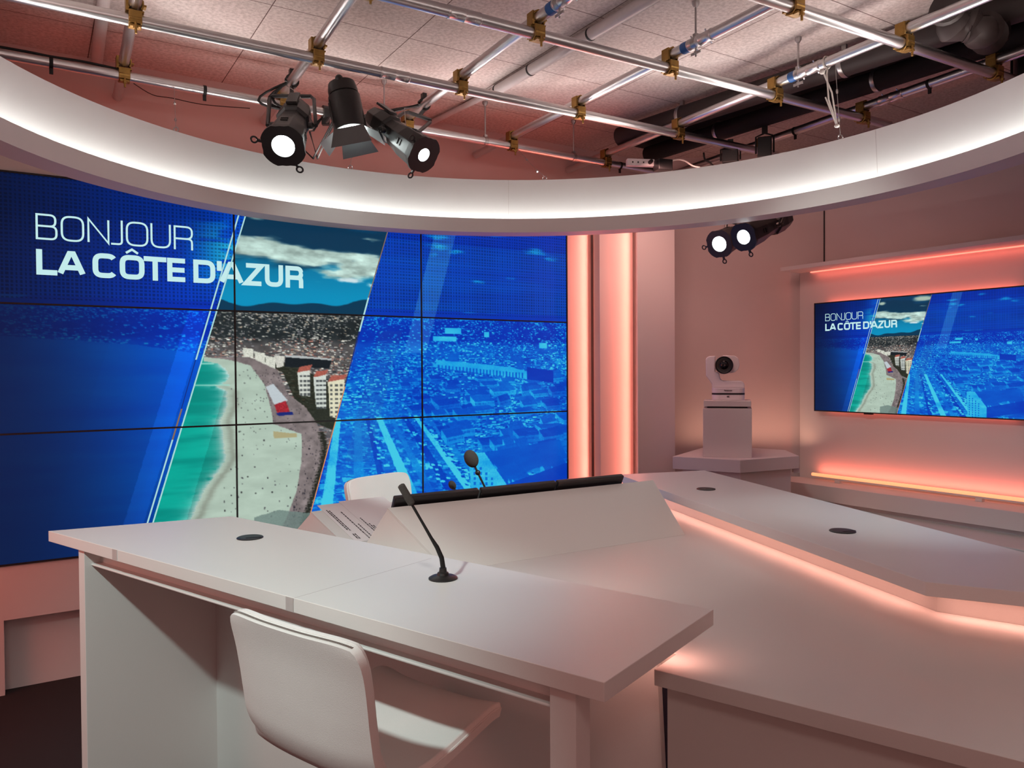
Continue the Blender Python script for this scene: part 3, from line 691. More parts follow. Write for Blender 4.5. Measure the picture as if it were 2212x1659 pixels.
rod(1063, 298, P_[2], ZP, 'thin reddish rod going up beside the clamp right of the spotlights', wing=False)
rod(1243, 338, P_[2], ZP, 'thin short reddish rod left of the clamp by the socket box', wing=False)
rod(836, 262, P_[2], ZP, 'thin rod seen between the middle and right spotlights', wing=False)
# ---- conduits on the ceiling
def conduit(a, b_, z, r, label, clips=(), m='conduit'):
    A = atz(*a, z); B = atz(*b_, z); d = B-A
    t = thing('ceiling_conduit', label, 'conduit', tuple(A), atan2(d.y, d.x)); Lg = d.length; RY = Matrix.Rotation(pi/2, 4, 'Y')
    MB().lathe([(r, 0), (r, Lg)], 18, RY).build('tube', m, t, smooth=True)
    for k in clips: MB().lathe([(r+.002, k*Lg-.006), (r+.002, k*Lg+.006)], 18, RY).box(k*Lg-.006, k*Lg+.006, r*.6, r+.012, .01, ZC-z).build('clip', 'black_rubber' if k < .9 else 'alu_dull', t)
    return t
conduit((1068, 198), (1560, -95), 3.162, .030, 'thick white conduit running diagonally under the ceiling boards at the top centre', (.22, .52, .02))
conduit((905, 278), (1075, 194), 3.175, .018, 'thin end of the white conduit, beyond the thick part', ())
conduit((208, 140), (232, -60), 3.165, .028, 'pale conduit at the top left, left of the upper clamp', ())
# ---- dark ducts
def duct(a, b_, z, r, label, rings=(), m='duct'):
    A = atz(*a, z); B = atz(*b_, z); d = B-A
    t = thing('air_duct', label, 'duct', tuple(A), atan2(d.y, d.x), 'dark ducts right of the pipe grid'); Lg = d.length; RY = Matrix.Rotation(pi/2, 4, 'Y')
    MB().lathe([(r, -.9), (r, Lg)], 24, RY).build('tube', m, t, smooth=True)
    for k in rings: MB().lathe([(r+.004, k*Lg-.012), (r+.006, k*Lg), (r+.004, k*Lg+.012)], 24, RY).box(k*Lg-.012, k*Lg+.012, -.01, .01, r, ZC-z).build('pipe_bracket', 'steel', t, smooth=True)
    return t
duct((2020, 74), (1340, 296), 3.10, .066, 'upper dark brown duct close beside the cross pipe with the knotted cord', (.22, .74))
duct((2075, 116), (1400, 334), 3.10, .058, 'lower black duct, right of the dark brown duct', (.20, .70), 'duct_black')
A = atz(1960, 140, 3.18); d = (atz(1420, 325, 3.18)-A); o = MB().box(-2.2, d.length, -.16, .40, -.008, ZC-3.18).build('cable_tray', 'duct_black', loc=tuple(A), rot=atan2(d.y, d.x)); tag(o, 'wide black tray under the ceiling behind the two dark ducts', 'cable tray')
t = thing('flexible_hose', 'crumpled dark flexible hose hanging at the top right corner', 'hose', tuple(atz(2105, 40, 3.0)))
hp = [(-.12+.36*k/24, .18*k/24+.03*sin(k*.38), .05-.07*sin(k/24*pi)+.012*sin(k*.9)) for k in range(25)]
MB().tube(hp, [.066+.010*sin(k*1.7)+.008*sin(k*3.1) for k in range(25)], 18).build('hose_body', 'duct', t, smooth=True)
MB().tube([(-.02, 0, .02), (.02, .02, .06), (.05, .03, .13), (.10, .02, .19)], .004).build('tie', 'black_rubber', t)

# ---- wires and cords
def cable(name, pts, r, m, label, cat, sm=4):
    P = [Vector(p) for p in pts]; out = []
    for i in range(len(P)-1):
        p0 = P[max(i-1, 0)]; p1 = P[i]; p2_ = P[i+1]; p3_ = P[min(i+2, len(P)-1)]
        for k in range(sm):
            s = k/sm; out.append(.5*((2*p1)+(p2_-p0)*s+(2*p0-5*p1+4*p2_-p3_)*s*s+(3*p1-p0-3*p2_+p3_)*s**3))
    out.append(P[-1]); o = P[0].copy()
    ob = MB().tube([p-o for p in out], r, 8).build(name, m, smooth=True); ob.location = o
    return tag(ob, label, cat)
def ring_pt(x, y=None):   # top edge of the ring at a pixel column
    d = ray(x, 330); a = d.x*d.x+d.y*d.y; R = 1.907
    b_ = -2*(d.x*RC.x+d.y*RC.y); c_ = RC.x**2+RC.y**2-R*R; t_ = (-b_+sqrt(b_*b_-4*a*c_))/(2*a)
    return Vector((d.x*t_, d.y*t_, 2.626))
def hanger(x, ptop, label):
    p = ring_pt(x); t = thing('hanging_wire', label, 'wire', tuple(p), 0, 'wires that hold the ring')
    top = Vector(ptop)-p
    MB().torus(.011, .003, Matrix.Translation((0, 0, .012)) @ Matrix.Rotation(pi/2, 4, 'X'), 16, 6).lathe([(.004, -.03), (.004, .002)], 8).build('eye_bolt', 'steel', t, smooth=True)
    MB().tube([(0, 0, .022), top*.5, top], .0018, 6).build('wire', 'steel', t)
    for k in (.25, .6): MB().lathe([(.005, -.010), (.007, 0), (.005, .010)], 8, TR(top*k, top)).build('wire_grip', 'steel', t, smooth=True)
    return t
def on(line, z, x, y): (a, b_), (c_, d_) = line; t_ = pxt(line, z, x, y); return (a+c_*t_, b_+d_*t_, z)
hanger(381, on(P_[2], ZP, 373, 190), 'short hanging wire left of the left spotlight, above the ring')
hanger(757, on(P_[2], ZP, 752, 265), 'wire eye just below the middle spotlight')
hanger(1176, on(P_[2], ZP, 1112, 318), 'slack slanting wire ending in an eye at the middle of the ring')
hanger(1815, on(Q_[4], ZQ, 1795, 125), 'wire eye under the knotted cord at the right')
k0 = Vector(on(Q_[4], ZQ, 1768, 130)); e0 = aty(1808, 272, k0.y-.02); e1 = aty(1783, 210, k0.y-.01)
cord = thing('knotted_cord', 'pale knotted cord looping down from the pipe beside the dark ducts', 'cord', tuple(k0)); z_ = Vector(k0)
MB().tube([(0, 0, -.03), tuple(aty(1778, 155, k0.y-.03)-z_), tuple(aty(1797, 200, k0.y-.03)-z_), tuple(e0-z_)], .004, 8).tube([(.004, 0, -.03), tuple(aty(1786, 160, k0.y-.03)-z_), tuple(aty(1790, 215, k0.y-.03)-z_), tuple(e0-z_)], .004, 8).tube([tuple(e0-z_), tuple(e1-z_)], .0035, 8).build('strand', 'rope', cord, smooth=True)
MB().sphere(tuple(aty(1776, 155, k0.y-.03)-z_), .014, .012, .013, 8).build('knot', 'rope', cord, smooth=True)
MB().sphere(tuple(e0-z_), .013, .011, .009, 8).build('knot', 'rope', cord, smooth=True)
MB().torus(.029, .004, TR((0, 0, 0), (-.49, .872, 0)), 20, 6).build('loop', 'rope', cord, smooth=True)
cable('black_cable', [on(P_[2], ZP+.03, -60, 100), on(P_[2], ZP+.032, 60, 118), on(P_[2], ZP+.030, 110, 128), on(P_[2], ZP+.034, 180, 146), on(P_[2], ZP+.028, 262, 160)], .006, 'black_rubber', 'black cable lying on the rear pipe at the far left', 'cable')
cable('thin_wire', [on(P_[2], ZP-.028, 285, 192), aty(330, 205, 4.15), aty(372, 212, 4.2), aty(440, 226, 4.25), aty(540, 234, 4.3)], .0022, 'black_rubber', 'thin wire drooping under the rear pipe left of the spotlights', 'cable')

# ---- small black things between the pipes and the ring
def box_thing(name, label, cat, c_, sx, sy, sz, rot, m):
    o = MB().box(-sx/2, sx/2, -sy/2, sy/2, -sz/2, sz/2).build(name, m, bevel=.004, loc=tuple(c_), rot=rot); return tag(o, label, cat)
sc_ = aty(1383, 352, 5.02)
t = thing('socket_strip', 'white socket strip with a black plug between the rear pipe and the ring', 'socket strip', tuple(sc_), radians(8))
MB().box(-.09, .09, -.02, .02, -.022, .022).build('housing', 'label_white', t, bevel=.003)
q = MB()
for k in range(3): q.box(-.06+.036*k, -.052+.036*k, -.0215, -.02, -.006, .004)
q.build('socket_holes', 'black_rubber', t)
MB().lathe([(.013, 0), (.013, .03), (.008, .045)], 12, TR((.058, -.02, 0), (0, -1, 0))).build('plug', 'black_rubber', t, smooth=True)
box_thing('power_box', 'black box right of the white socket strip, above the ring', 'power box', aty(1432, 358, 5.0), .10, .08, .07, .3, 'black_plastic')
def fixture(px, py, Y, w_, h_, label):
    c_ = aty(px, py, Y); t = thing('stage_light', label, 'light fixture', tuple(c_), radians(-20))
    MB().box(-w_/2, w_/2, -.06, .06, -h_/2, h_/2).build('housing', 'black_metal', t, bevel=.006)
    MB().tube([(-w_/2-.012, 0, -h_*.2), (-w_/2-.012, 0, h_*.62), (0, 0, h_*.78), (w_/2+.012, 0, h_*.62), (w_/2+.012, 0, -h_*.2)], .006).build('yoke', 'black_metal', t)
    MB().box(-.018, .018, -.012, .012, h_*.75, h_*.75+.05).build('hook', 'black_metal', t, bevel=.003); return t
fixture(1652, 322, 4.95, .085, .13, 'black fixture half hidden by the ring, right of the small clamp')
fixture(1578, 340, 5.1, .10, .09, 'low black fixture half hidden by the ring, left of the small clamp')
fixture(2206, 150, 3.95, .06, .16, 'black fixture cut off by the right edge above the ring')
cable('loose_cable', [aty(1440, 352, 5.0), aty(1462, 345, 5.0), aty(1480, 348, 4.98), aty(1496, 358, 4.96), aty(1512, 362, 4.95)], .005, 'rope', 'pale loose cable looping over the ring near the socket strip', 'cable')
cable('loose_cable', [aty(1520, 330, 5.05), aty(1523, 345, 5.03), aty(1535, 352, 5.0), aty(1545, 366, 4.98)], .006, 'black_rubber', 'black cable loop hanging over the ring left of the low black fixture', 'cable')

# ================================================================= right hand niche: canopy, television, bench
TRm = dict(loc=tuple(OT), rot=AT)
def tl(x, y, z): return tuple(OT+XT*x+YT*y+Vector((0, 0, z)))
t = thing('shelf_canopy', 'thin projecting shelf above the television with a glowing underside', 'shelf', tuple(OT), AT)
MB().box(.0, 2.9, -.238, 0, 2.24, 2.268).build('shelf_board', 'set_white', t, bevel=.001)
MB().box(.10, 2.8, -.012, -.004, 2.232, 2.239).build('led_strip', 'led_pink', t)
area('canopy_led_light', tl(1.35, -.03, 2.235), tl(1.35, -.10, 1.9), 1.3, PINK, 2.4, .02, 170, roll=XT)
tv = thing('television', 'wide flat television on the right wall showing the same blue coastal picture', 'television', tl(.176, -.07, 1.991), AT)
o = picture_mesh('picture', 0, 1, 0, 1, 1.424, .794, 620, 348, tv); o.location = (.008, -.0022, -.008)
for ch in (lettering, ):
    e_ = bpy.data.objects.new('on_screen_graphics', None); COL.objects.link(e_); e_.parent = tv; e_.location = (.008, -.003, -.008); lettering(e_, 1.424, .794, 0)
MB().box(0, 1.44, 0, .045, -.81, 0).build('screen_body', 'black_edge', tv, bevel=.002)
MB().box(0, 1.44, -.004, .0, -.81, -.802).box(0, 1.44, -.004, 0, -.008, 0).box(0, .008, -.004, 0, -.81, 0).box(1.432, 1.44, -.004, 0, -.81, 0).build('bezel', 'black_edge', tv)
MB().box(.40, .46, -.003, .02, -.818, -.808).build('sensor_bump', 'black_edge', tv)
area('tv_led_light_top', tl(.90, -.012, 1.955), tl(.90, -.004, 2.4), 1.9, PINK, 1.30, .02, 170, roll=XT)
area('tv_led_light_bottom', tl(.90, -.012, 1.215), tl(.90, -.004, .8), .8, PINK, 1.30, .02, 170, roll=XT)
t = thing('light_bar', 'glowing orange light bar lying along the bench under the television', 'light bar', tl(.154, -.065, .68), AT)
MB().box(0, 2.3, -.012, .012, 0, .012).build('housing', 'set_white', t, bevel=.002)
MB().lathe([(.011, 0), (.0125, .004), (.0125, 2.296), (.011, 2.3)], 14, Matrix.Translation((0, 0, .022)) @ Matrix.Rotation(pi/2, 4, 'Y')).build('tube', 'led_tube', t, smooth=True)
for x in (.22, 1.2, 2.1): MB().box(x-.02, x+.02, -.02, .02, -.02, 0).build('foot', 'set_white', t, bevel=.002)
area('bench_led_light', tl(1.30, -.045, .715), tl(1.30, .05, .93), 2.3, PINK, 2.25, .02, 170, roll=XT)
t = thing('bench', 'long low white bench along the wall under the television, its top glowing red', 'bench', tuple(OT), AT)
MB().prism([(-.106, -.28), (2.8, -.28), (2.8, -.002), (.0, -.002), (-.106, -.12)], .55, .66).build('bench_top', 'set_white', t, bevel=.002)
MB().prism([(-.06, -.24), (2.8, -.24), (2.8, -.002), (.02, -.002), (-.06, -.10)], 0, .55).build('bench_body', 'set_white', t)
o = MB().box(.50, 2.8, -.62, -.245, .0, .52).build('plinth', 'laminate_low', bevel=.003, **TRm); tag(o, 'low grey-green plinth running in front of the bench, behind the counter', 'plinth')

# ---- pedestal with the remote camera
area('pedestal_led_light', (1.78, 5.93, .90), (1.80, 6.10, 1.6), 1.3, (1, .50, .34), .9, .03, 170, roll=(.978, -.208, 0))
pd = thing('pedestal_table', 'angular pedestal with a thick slab top in the corner, under the white remote camera', 'pedestal', (1.50, 5.3, 0))
pp = [(1.07, 5.137), (1.451, 4.90), (1.908, 5.12), (1.95, 5.5), (1.51, 5.87)]
lp = [(x-1.5, y-5.3) for x, y in pp]
MB().prism(lp, .837, .92).build('table_slab', 'set_white', pd, bevel=.002)
cen = Vector((sum(p[0] for p in lp)/5, sum(p[1] for p in lp)/5))
MB().prism([tuple(cen+(Vector(p)-cen)*.86) for p in lp], 0, .835).build('base', 'set_white', pd)
o = box_thing('wall_socket', 'small pale box on the wall at the right end of the pedestal slab', 'socket', aty(1719, 1016.5, 5.16), .045, .03, .03, 0, 'label_white')
bx = Vector((1.456, 5.056+.155, .92)); bt = thing('riser_box', 'cube-shaped white riser box standing on the pedestal under the remote camera', 'box', tuple(bx), radians(-16))
MB().box(-.155, .155, -.155, .155, 0, .322).build('box_body', 'set_white', bt, bevel=.002)
MB().box(-.128, .128, -.13, .13, .322, .334).build('gap_core', 'black_edge', bt)
MB().box(-.151, .151, -.15, .15, .334, .372).build('top_plate', 'set_white', bt, bevel=.002)
def text_mesh(txt, size, m, parent, M, name='lettering', bold=0):
    cu = bpy.data.curves.new('t', 'FONT'); cu.body = txt; cu.size = size; cu.align_x = 'CENTER'; cu.align_y = 'CENTER'; cu.extrude = .0002; cu.offset = bold
    ob = bpy.data.objects.new('t', cu); COL.objects.link(ob); bpy.context.view_layer.update()
    me = bpy.data.meshes.new_from_object(ob.evaluated_get(bpy.context.evaluated_depsgraph_get())); bpy.data.objects.remove(ob)
    me.transform(M); me.materials.clear(); me.materials.append(MATS[m]); o = bpy.data.objects.new(name, me); COL.objects.link(o); o.parent = parent; return o
pc = thing('remote_camera', 'white remote-controlled camera with a big black lens standing on the riser box', 'camera', (bx.x+.006, bx.y, 1.292), radians(-16))
q = MB(); k = .000513
def rr(w_, d_, r, n=6):
    out = []
    for cx_, cy_, a0 in ((w_-r, d_-r, 0), (-w_+r, d_-r, 90), (-w_+r, -d_+r, 180), (w_-r, -d_+r, 270)):
        for i in range(n+1): a = radians(a0+90*i/n); out.append((cx_+r*cos(a), cy_+r*sin(a)))
    return out
cb_ = MB().prism(rr(.106, .098, .045), 0, .084).build('base', 'cam_white', pc, bevel=.004)
MB().prism(rr(.1065, .0985, .0455), .038, .050).build('black_band', 'black_edge', cb_)
arm = [(300, 582), (298, 530), (262, 478), (225, 425), (222, 210), (238, 182), (270, 166), (348, 163), (340, 220), (340, 370), (393, 392), (398, 440), (412, 474), (440, 490), (670, 492), (700, 512), (712, 545), (714, 582)]
ap = [((x-506)*k, (745-y)*k) for x, y in arm]
q = MB().prism(ap, -.062, .062, Matrix.Rotation(pi/2, 4, 'X')); q.build('swivel_arm', 'cam_white', pc, bevel=.006)
hc = Vector(((455-506)*k, 0, (745-285)*k))
q = MB().lathe([(.052, -.085), (.060, -.075), (.061, .05), (.058, .062), (.050, .064)], 32, TR(hc, (0, -1, 0)))
q.prism([(x_, z_) for x_, z_ in [(-.01, -.062), (.066, -.050), (.092, -.030), (.100, 0), (.092, .045), (.070, .062), (-.01, .066)]], -.06, .045, Matrix.Translation(hc) @ Matrix.Rotation(pi/2, 4, 'X'))
q.build('camera_head', 'cam_white', pc, bevel=.004, smooth=True)
ln_ = MB().lathe([(.059, .0), (.059, .016), (.054, .018), (.050, .008), (.036, .006), (.034, .003), (.001, .002)], 32, TR(hc+Vector((0, -.066, 0)), (0, -1, 0))).build('lens', 'black_plastic', pc, smooth=True)
MB().lathe([(.030, .0), (.022, .006), (.008, .009)], 24, TR(hc+Vector((0, -.069, 0)), (0, -1, 0))).build('lens_glass', 'lens_glass', ln_, smooth=True)
TM = lambda z: Matrix.Translation((0, -.0990, z)) @ Matrix.Rotation(pi/2, 4, 'X')
text_mesh('Panasonic', .013, 'black_edge', cb_, TM(.066), bold=.0004); text_mesh('4K', .016, 'black_edge', cb_, TM(.025), bold=.0005)

# ================================================================= desks
AD = radians(-36.87); XD = Vector((.8, -.6, 0)); YD = Vector((.6, .8, 0))
def dl(x, y, z=0): return tuple(XD*x+YD*y+Vector((0, 0, z)))
O0 = Vector(dl(-2.8, 1.13))
def D(p): v = Vector((p[0], p[1], 0)); return (v.dot(XD), v.dot(YD))
desk = thing('front_desk', 'white high desk in the foreground with a long slanting top and the microphone on it', 'desk', (0, 0, 0), AD)
MB().prism([(-2.802, 1.13), (-.656, 1.13), (-.662, 1.619), (-2.528, 1.643)], .935, .97).build('desk_top', 'laminate', desk, bevel=.0012)
MB().box(-2.607, -2.567, 1.14, 1.615, 0, .935).build('side_panel', 'laminate', desk, bevel=.001)
q = MB().prism([(-2.567, 0), (-.748, 0), (-.79, .845), (-.79, .935), (-2.567, .935)], -1.618, -1.598, Matrix.Rotation(pi/2, 4, 'X')); q.build('back_panel', 'laminate', desk)
MB().box(-2.567, -.782, 1.190, 1.205, .888, .935).build('rail', 'laminate', desk)
MB().box(-2.567, -.782, 1.160, 1.205, .882, .888).build('rail_lip', 'laminate', desk, bevel=.002)
MB().box(-.782, -.726, 1.150, 1.20, 0, .935).build('post', 'laminate', desk, bevel=.002)
for x in (-2.36, -1.52): MB().box(x, x+.028, 1.1285, 1.1300, .936, .969).build('joint_strip', 'conduit', desk)
MB().box(-1.49, -1.4885, 1.131, 1.60, .9695, .9702).build('joint_line', 'conduit', desk)
MB().box(-1.05, -.70, 1.56, 1.575, .926, .934).build('led_strip', 'led_pink', desk)
area('desk_led_light', dl(-.84, 1.565, .922), dl(-.84, 1.66, .80), .40, SALMON, .28, .02, 150, roll=XD)
def grommet(x, y, label):
    p = atz(x, y, .97); t = thing('cable_grommet', label, 'cable grommet', tuple(p), .3, 'dark round cable lids in the desk tops')
    l_ = MB().lathe([(.041, 0), (.041, .0022), (.038, .004), (.030, .0042)], 32).build('lid', 'grey_lid', t, smooth=True)
    MB().box(-.012, .034, -.022, -.014, .0040, .0049).build('cable_slot', 'black_rubber', l_); return t
grommet(540, 1162, 'round dark cable lid near the left end of the front desk')
grommet(1820, 1148, 'round dark cable lid in the middle of the back counter, nearer the camera')
grommet(1525, 1057, 'round dark cable lid at the far left end of the back counter')

# ---- lower worktop with riser counter
Fp = D((.304, 1.661)); r0 = D(atz(1448, 1099, .85)); r1 = D(atz(2024, 1321, .85)); r2 = D(atz(2212, 1351, .85))
ext = lambda a, b_, s: (a[0]+(b_[0]-a[0])*s, a[1]+(b_[1]-a[1])*s)
r3 = ext(r1, r2, 1.8); rb = ext(r1, r0, 1.2)
low = thing('lower_desk', 'wide lower white worktop running right, lit pink along the riser of the back counter', 'desk', (0, 0, 0), AD)
bk = D((.50, 3.52)); bl = D((-.62, 2.90)); 
MB().prism([(-.753, 1.511), (1.2, 1.511), r3, r1, rb, bk, bl, (-2.1, 1.70), (-2.1, 1.63), (-.753, 1.625)], .815, .85).build('desk_top', 'laminate_low', low, bevel=.0012)
MB().box(-.738, 1.15, 1.545, 1.565, 0, .815).build('front_panel', 'laminate_low', low)
MB().box(-.738, -.72, 1.565, 1.85, 0, .815).build('end_panel', 'laminate_low', low)
MB().box(-.9, -.4, 2.2, 2.22, 0, .815).build('support_panel', 'laminate_low', low)
ct = thing('back_counter', 'raised white back counter with a pink glowing underside, bending to the right', 'counter', (0, 0, 0), AD)
c0 = D((.537, 3.897)); c1 = D((1.008, 4.037)); c2 = D((1.464, 2.200)); n0 = D((.646, 3.432)); n1 = D((1.021, 1.901)); n2 = D((1.204, 1.809))
MB().prism([c0, n0, n1, ext(n1, n2, 1.8), ext(c1, c2, 1.15), c2, c1], .935, .97).build('counter_top', 'laminate', ct, bevel=.0012)
def slab_wall(a, b_, th, z0, z1, side):
    d = Vector((b_[0]-a[0], b_[1]-a[1])).normalized(); n = Vector((-d.y, d.x))*th*side
    return [a, b_, (b_[0]+n.x, b_[1]+n.y), (a[0]+n.x, a[1]+n.y)]
MB().prism(slab_wall(r1, rb, .02, 0, 0, -1), .85, .935).prism(slab_wall(r1, r3, .02, 0, 0, 1), .85, .935).build('riser', 'laminate_low', ct)
s_ = lambda p, q_: (p[0]+(q_[0]-p[0]), p[1]+(q_[1]-p[1]))
body = [ext(c1, rb, .25), ext(c1, r1, .25), ext(c2, r2, .3), ext(c2, r2, .12), ext(c1, c0, .12)]
MB().prism(slab_wall(ext(c1, c2, .02), ext(c1, c2, 1.1), .02, 0, 0, -1), 0, .93).build('back_panel', 'laminate_low', ct)
def led_run(a, b_, pw, back=.0):
    A3_ = Vector(dl(*a)); B3_ = Vector(dl(*b_)); m_ = (A3_+B3_)/2; d = (B3_-A3_)
    nrm = Vector((d.y, -d.x, 0)).normalized()
    if nrm.dot(-m_) < 0: nrm = -nrm
    c_ = m_+nrm*.030+Vector((0, 0, .930)); area('counter_led_light', tuple(c_), tuple(c_+nrm*.010+Vector((0, 0, -.08))), pw, SALMON, d.length*.98, .012, 110, roll=d)
    o = MB().box(-d.length/2, d.length/2, -.004, .004, .931, .9345).build('led_strip', 'led_pink')
    o.location = m_+nrm*.014; o.rotation_euler = (0, 0, atan2(d.y, d.x)); o.parent = ct; o.matrix_parent_inverse = Matrix.Rotation(AD, 4, 'Z').inverted()
led_run(r1, rb, .85); led_run(r1, r3, .20)

# ---- sloping monitor hoods
P0 = Vector((-.209, 2.485, .8505)); S1 = Vector((.677, 3.022, .8505)); AL = Vector((-.44, 2.70, 1.02)); AR = Vector((.61, 3.34, 1.02)); BL = Vector((-.55, 2.802, .8505)); BR = Vector((.50, 3.45, .8505))
hd = thing('monitor_hood', 'long white sloping hood on the desk with three black monitors behind it', 'monitor hood', (0, 0, 0))
def plate(mb, pts, n_, th):
    pts = [Vector(p) for p in pts]; n_ = Vector(n_)*th; k = len(pts); vs = pts+[p+n_ for p in pts]
    return mb.add(vs, [tuple(range(k)), tuple(range(k, 2*k))[::-1]]+[(i, (i+1) % k, k+(i+1) % k, k+i) for i in range(k)])
nf = (S1-P0).cross(AL-P0).normalized(); nf = nf if nf.dot(CAM-P0) < 0 else -nf
plate(MB(), [P0, S1, AR, AL], nf, .010).build('front_slope', 'laminate_low', hd)
ne = Vector((1, .2, 0)).normalized()
plate(MB(), [P0+nf*.011, AL+nf*.011, BL], ne, .010).build('end_cap', 'laminate_low', hd)
plate(MB(), [S1+nf*.011, AR+nf*.011, BR], -ne, .010).build('end_cap', 'laminate_low', hd)
uh = (AR-AL).normalized(); vh = Vector((-uh.y, uh.x, 0))
def mon2(x0, x1, label):
    # exact ends from sight lines on the plane just behind the hood's top edge
    def at(x):
        d = ray(x, 1060); o = AL+vh*.030; s = (CAM-o).dot(vh)/-d.dot(vh); return (CAM+d*s-o).dot(uh)
    a, b_ = at(x0), at(x1); L_ = b_-a
    t = thing('monitor', label, 'monitor', tuple(AL+uh*a+vh*.014), atan2(uh.y, uh.x), 'three black monitors behind the long hood')
    M_ = Matrix.Rotation(radians(28), 4, 'X')
    h_ = MB().box(.002, L_-.002, 0, .022, -.165, .034, M_).build('housing', 'black_plastic', t, bevel=.005)
    MB().box(.012, L_-.012, .022, .0235, -.155, .026, M_).build('screen', 'lens_glass', h_)
    return t
mon2(845, 1029, 'left one of the three black monitors, behind the tip of the front microphone')
mon2(1031, 1195, 'middle one of the three black monitors behind the long hood')
mon2(1196, 1340, 'right one of the three black monitors, its end at the back counter')
A2 = Vector((-.78, 2.967, .96)); u2 = Vector((.80, .60, 0)).normalized(); d2 = Vector((.21, -.22, -.1095))
h2 = thing('script_hood', 'second smaller white sloping hood with papers on it, left of the long hood', 'script hood', (0, 0, 0))
pt = lambda s, t_, off=0: A2+u2*s+d2*t_-n2f*off
n2f = u2.cross(d2).normalized(); n2f = n2f if n2f.dot(CAM-A2) < 0 else -n2f
plate(MB(), [pt(0, 0), pt(.35, 0), pt(.35, .6), pt(.1, .886), pt(0, 1)], n2f, .008).build('front_slope', 'laminate_low', h2)
bb = A2+Vector((-.10, .10, -.1095)); plate(MB(), [pt(0, 1)+n2f*.009, A2+n2f*.009, bb], Vector((1, .3, 0)).normalized(), .008).build('end_cap', 'laminate_low', h2)
def paper(s0, s1_, t0, t1, off, tw, label, lines, box=None):
    q = MB(); c_ = [(s0, t0), (s1_, t0+tw), (s1_, t1+tw), (s0, t1)]
    t = thing('paper_sheet', label, 'paper', tuple(pt(s0, t0)), 0, 'printed sheets on the small hood'); o_ = pt(s0, t0)
    plate(q, [pt(a, b_, off)-o_ for a, b_ in c_], -n2f, .0006).build('sheet', 'paper', t)
    q = MB(); rng = random.Random(3)
    for s, ta, tb in lines:
        x = ta
        while x < tb:
            l_ = rng.uniform(.012, .05); e = min(tb, x+l_)
            plate(q, [pt(s, x, off+.0012)-o_, pt(s+.0045, x, off+.0012)-o_, pt(s+.0045, e, off+.0012)-o_, pt(s, e, off+.0012)-o_], -n2f, .0002); x = e+.010
    q.build('printed_lines', 'ink', t)
    return t
paper(.045, .225, -.12, .80, .001, .0, 'printed sheet hanging over the top edge of the small hood, its text running downhill', [(.058, .02, .52), (.066, .04, .55), (.105, .10, .78), (.120, .42, .80), (.062, .62, .74), (.070, .62, .74)])
paper(.14, .34, -.15, .70, .0025, .0, 'printed sheet on the small hood, right and half hidden by the long hood', [(.150, .30, .69), (.160, .45, .69), (.168, .50, .69)])

# ---- microphones
def mic_front():
    b_ = atz(957, 1250, .97); t = thing('gooseneck_microphone', 'black gooseneck microphone on a round base on the front desk', 'microphone', tuple(b_))
    MB().lathe([(.037, 0), (.037, .003), (.030, .007), (.016, .010), (.014, .016), (.010, .018), (.009, .028)], 32).build('base', 'black_metal', t, smooth=True)
    Y = b_.y
    pts = [aty(957, 1243, Y), aty(957, 1225, Y), aty(954, 1205, Y), aty(944, 1182, Y), aty(932, 1163, Y), aty(912, 1128, Y), aty(890, 1090, Y)]
    MB().tube([p-b_ for p in pts], [.0065, .0065, .0062, .0058, .0042, .0036, .0036], 10).build('gooseneck', 'black_rubber', t, smooth=True)
    a = aty(889, 1088, Y)-b_; e = aty(866, 1048, Y)-b_
    d = (e-a); MB().tube([a-d*.06, a, a+d*.22, a+d*.3, a+d*.95, e, e+d*.04], [.006, .0095, .0100, .0098, .0098, .0085, .004], 16).build('mic_head', 'foam', t, smooth=True)
mic_front()
def mic_foam(px, py, r, Y, pts, label):
    c_ = aty(px, py, Y); base = Vector((aty(pts[-1][0], pts[-1][1], Y).x, Y, .851)); t = thing('foam_microphone', label, 'microphone', tuple(base))
    up = (c_-aty(pts[0][0], pts[0][1], Y)).normalized(); M_ = TR(c_-base, up)
    MB().sphere((0, 0, 0), r*.92, r*.92, r*1.22, 14, M_).build('foam_head', 'foam', t, smooth=True)
    j = aty(pts[0][0], pts[0][1], Y)-base
    MB().sphere(j, r*.36, n=8).build('joint', 'black_metal', t, smooth=True)
    P = [c_-base-up*r*1.1]+[aty(x, y, Y)-base for x, y in pts]+[Vector((0, 0, .01))]
    MB().tube(P, .0048, 8).build('stem', 'black_metal', t, smooth=True)
    MB().lathe([(.045, 0), (.045, .006), (.02, .012)], 24).build('base', 'black_metal', t, smooth=True)
mic_foam(1018, 991, .0335, 3.42, [(1032, 1021), (1050, 1058)], 'foam-covered microphone standing up behind the middle monitor')
mic_foam(977, 1048, .0185, 3.62, [(984, 1060), (986, 1066)], 'small foam microphone just showing above the left monitor')

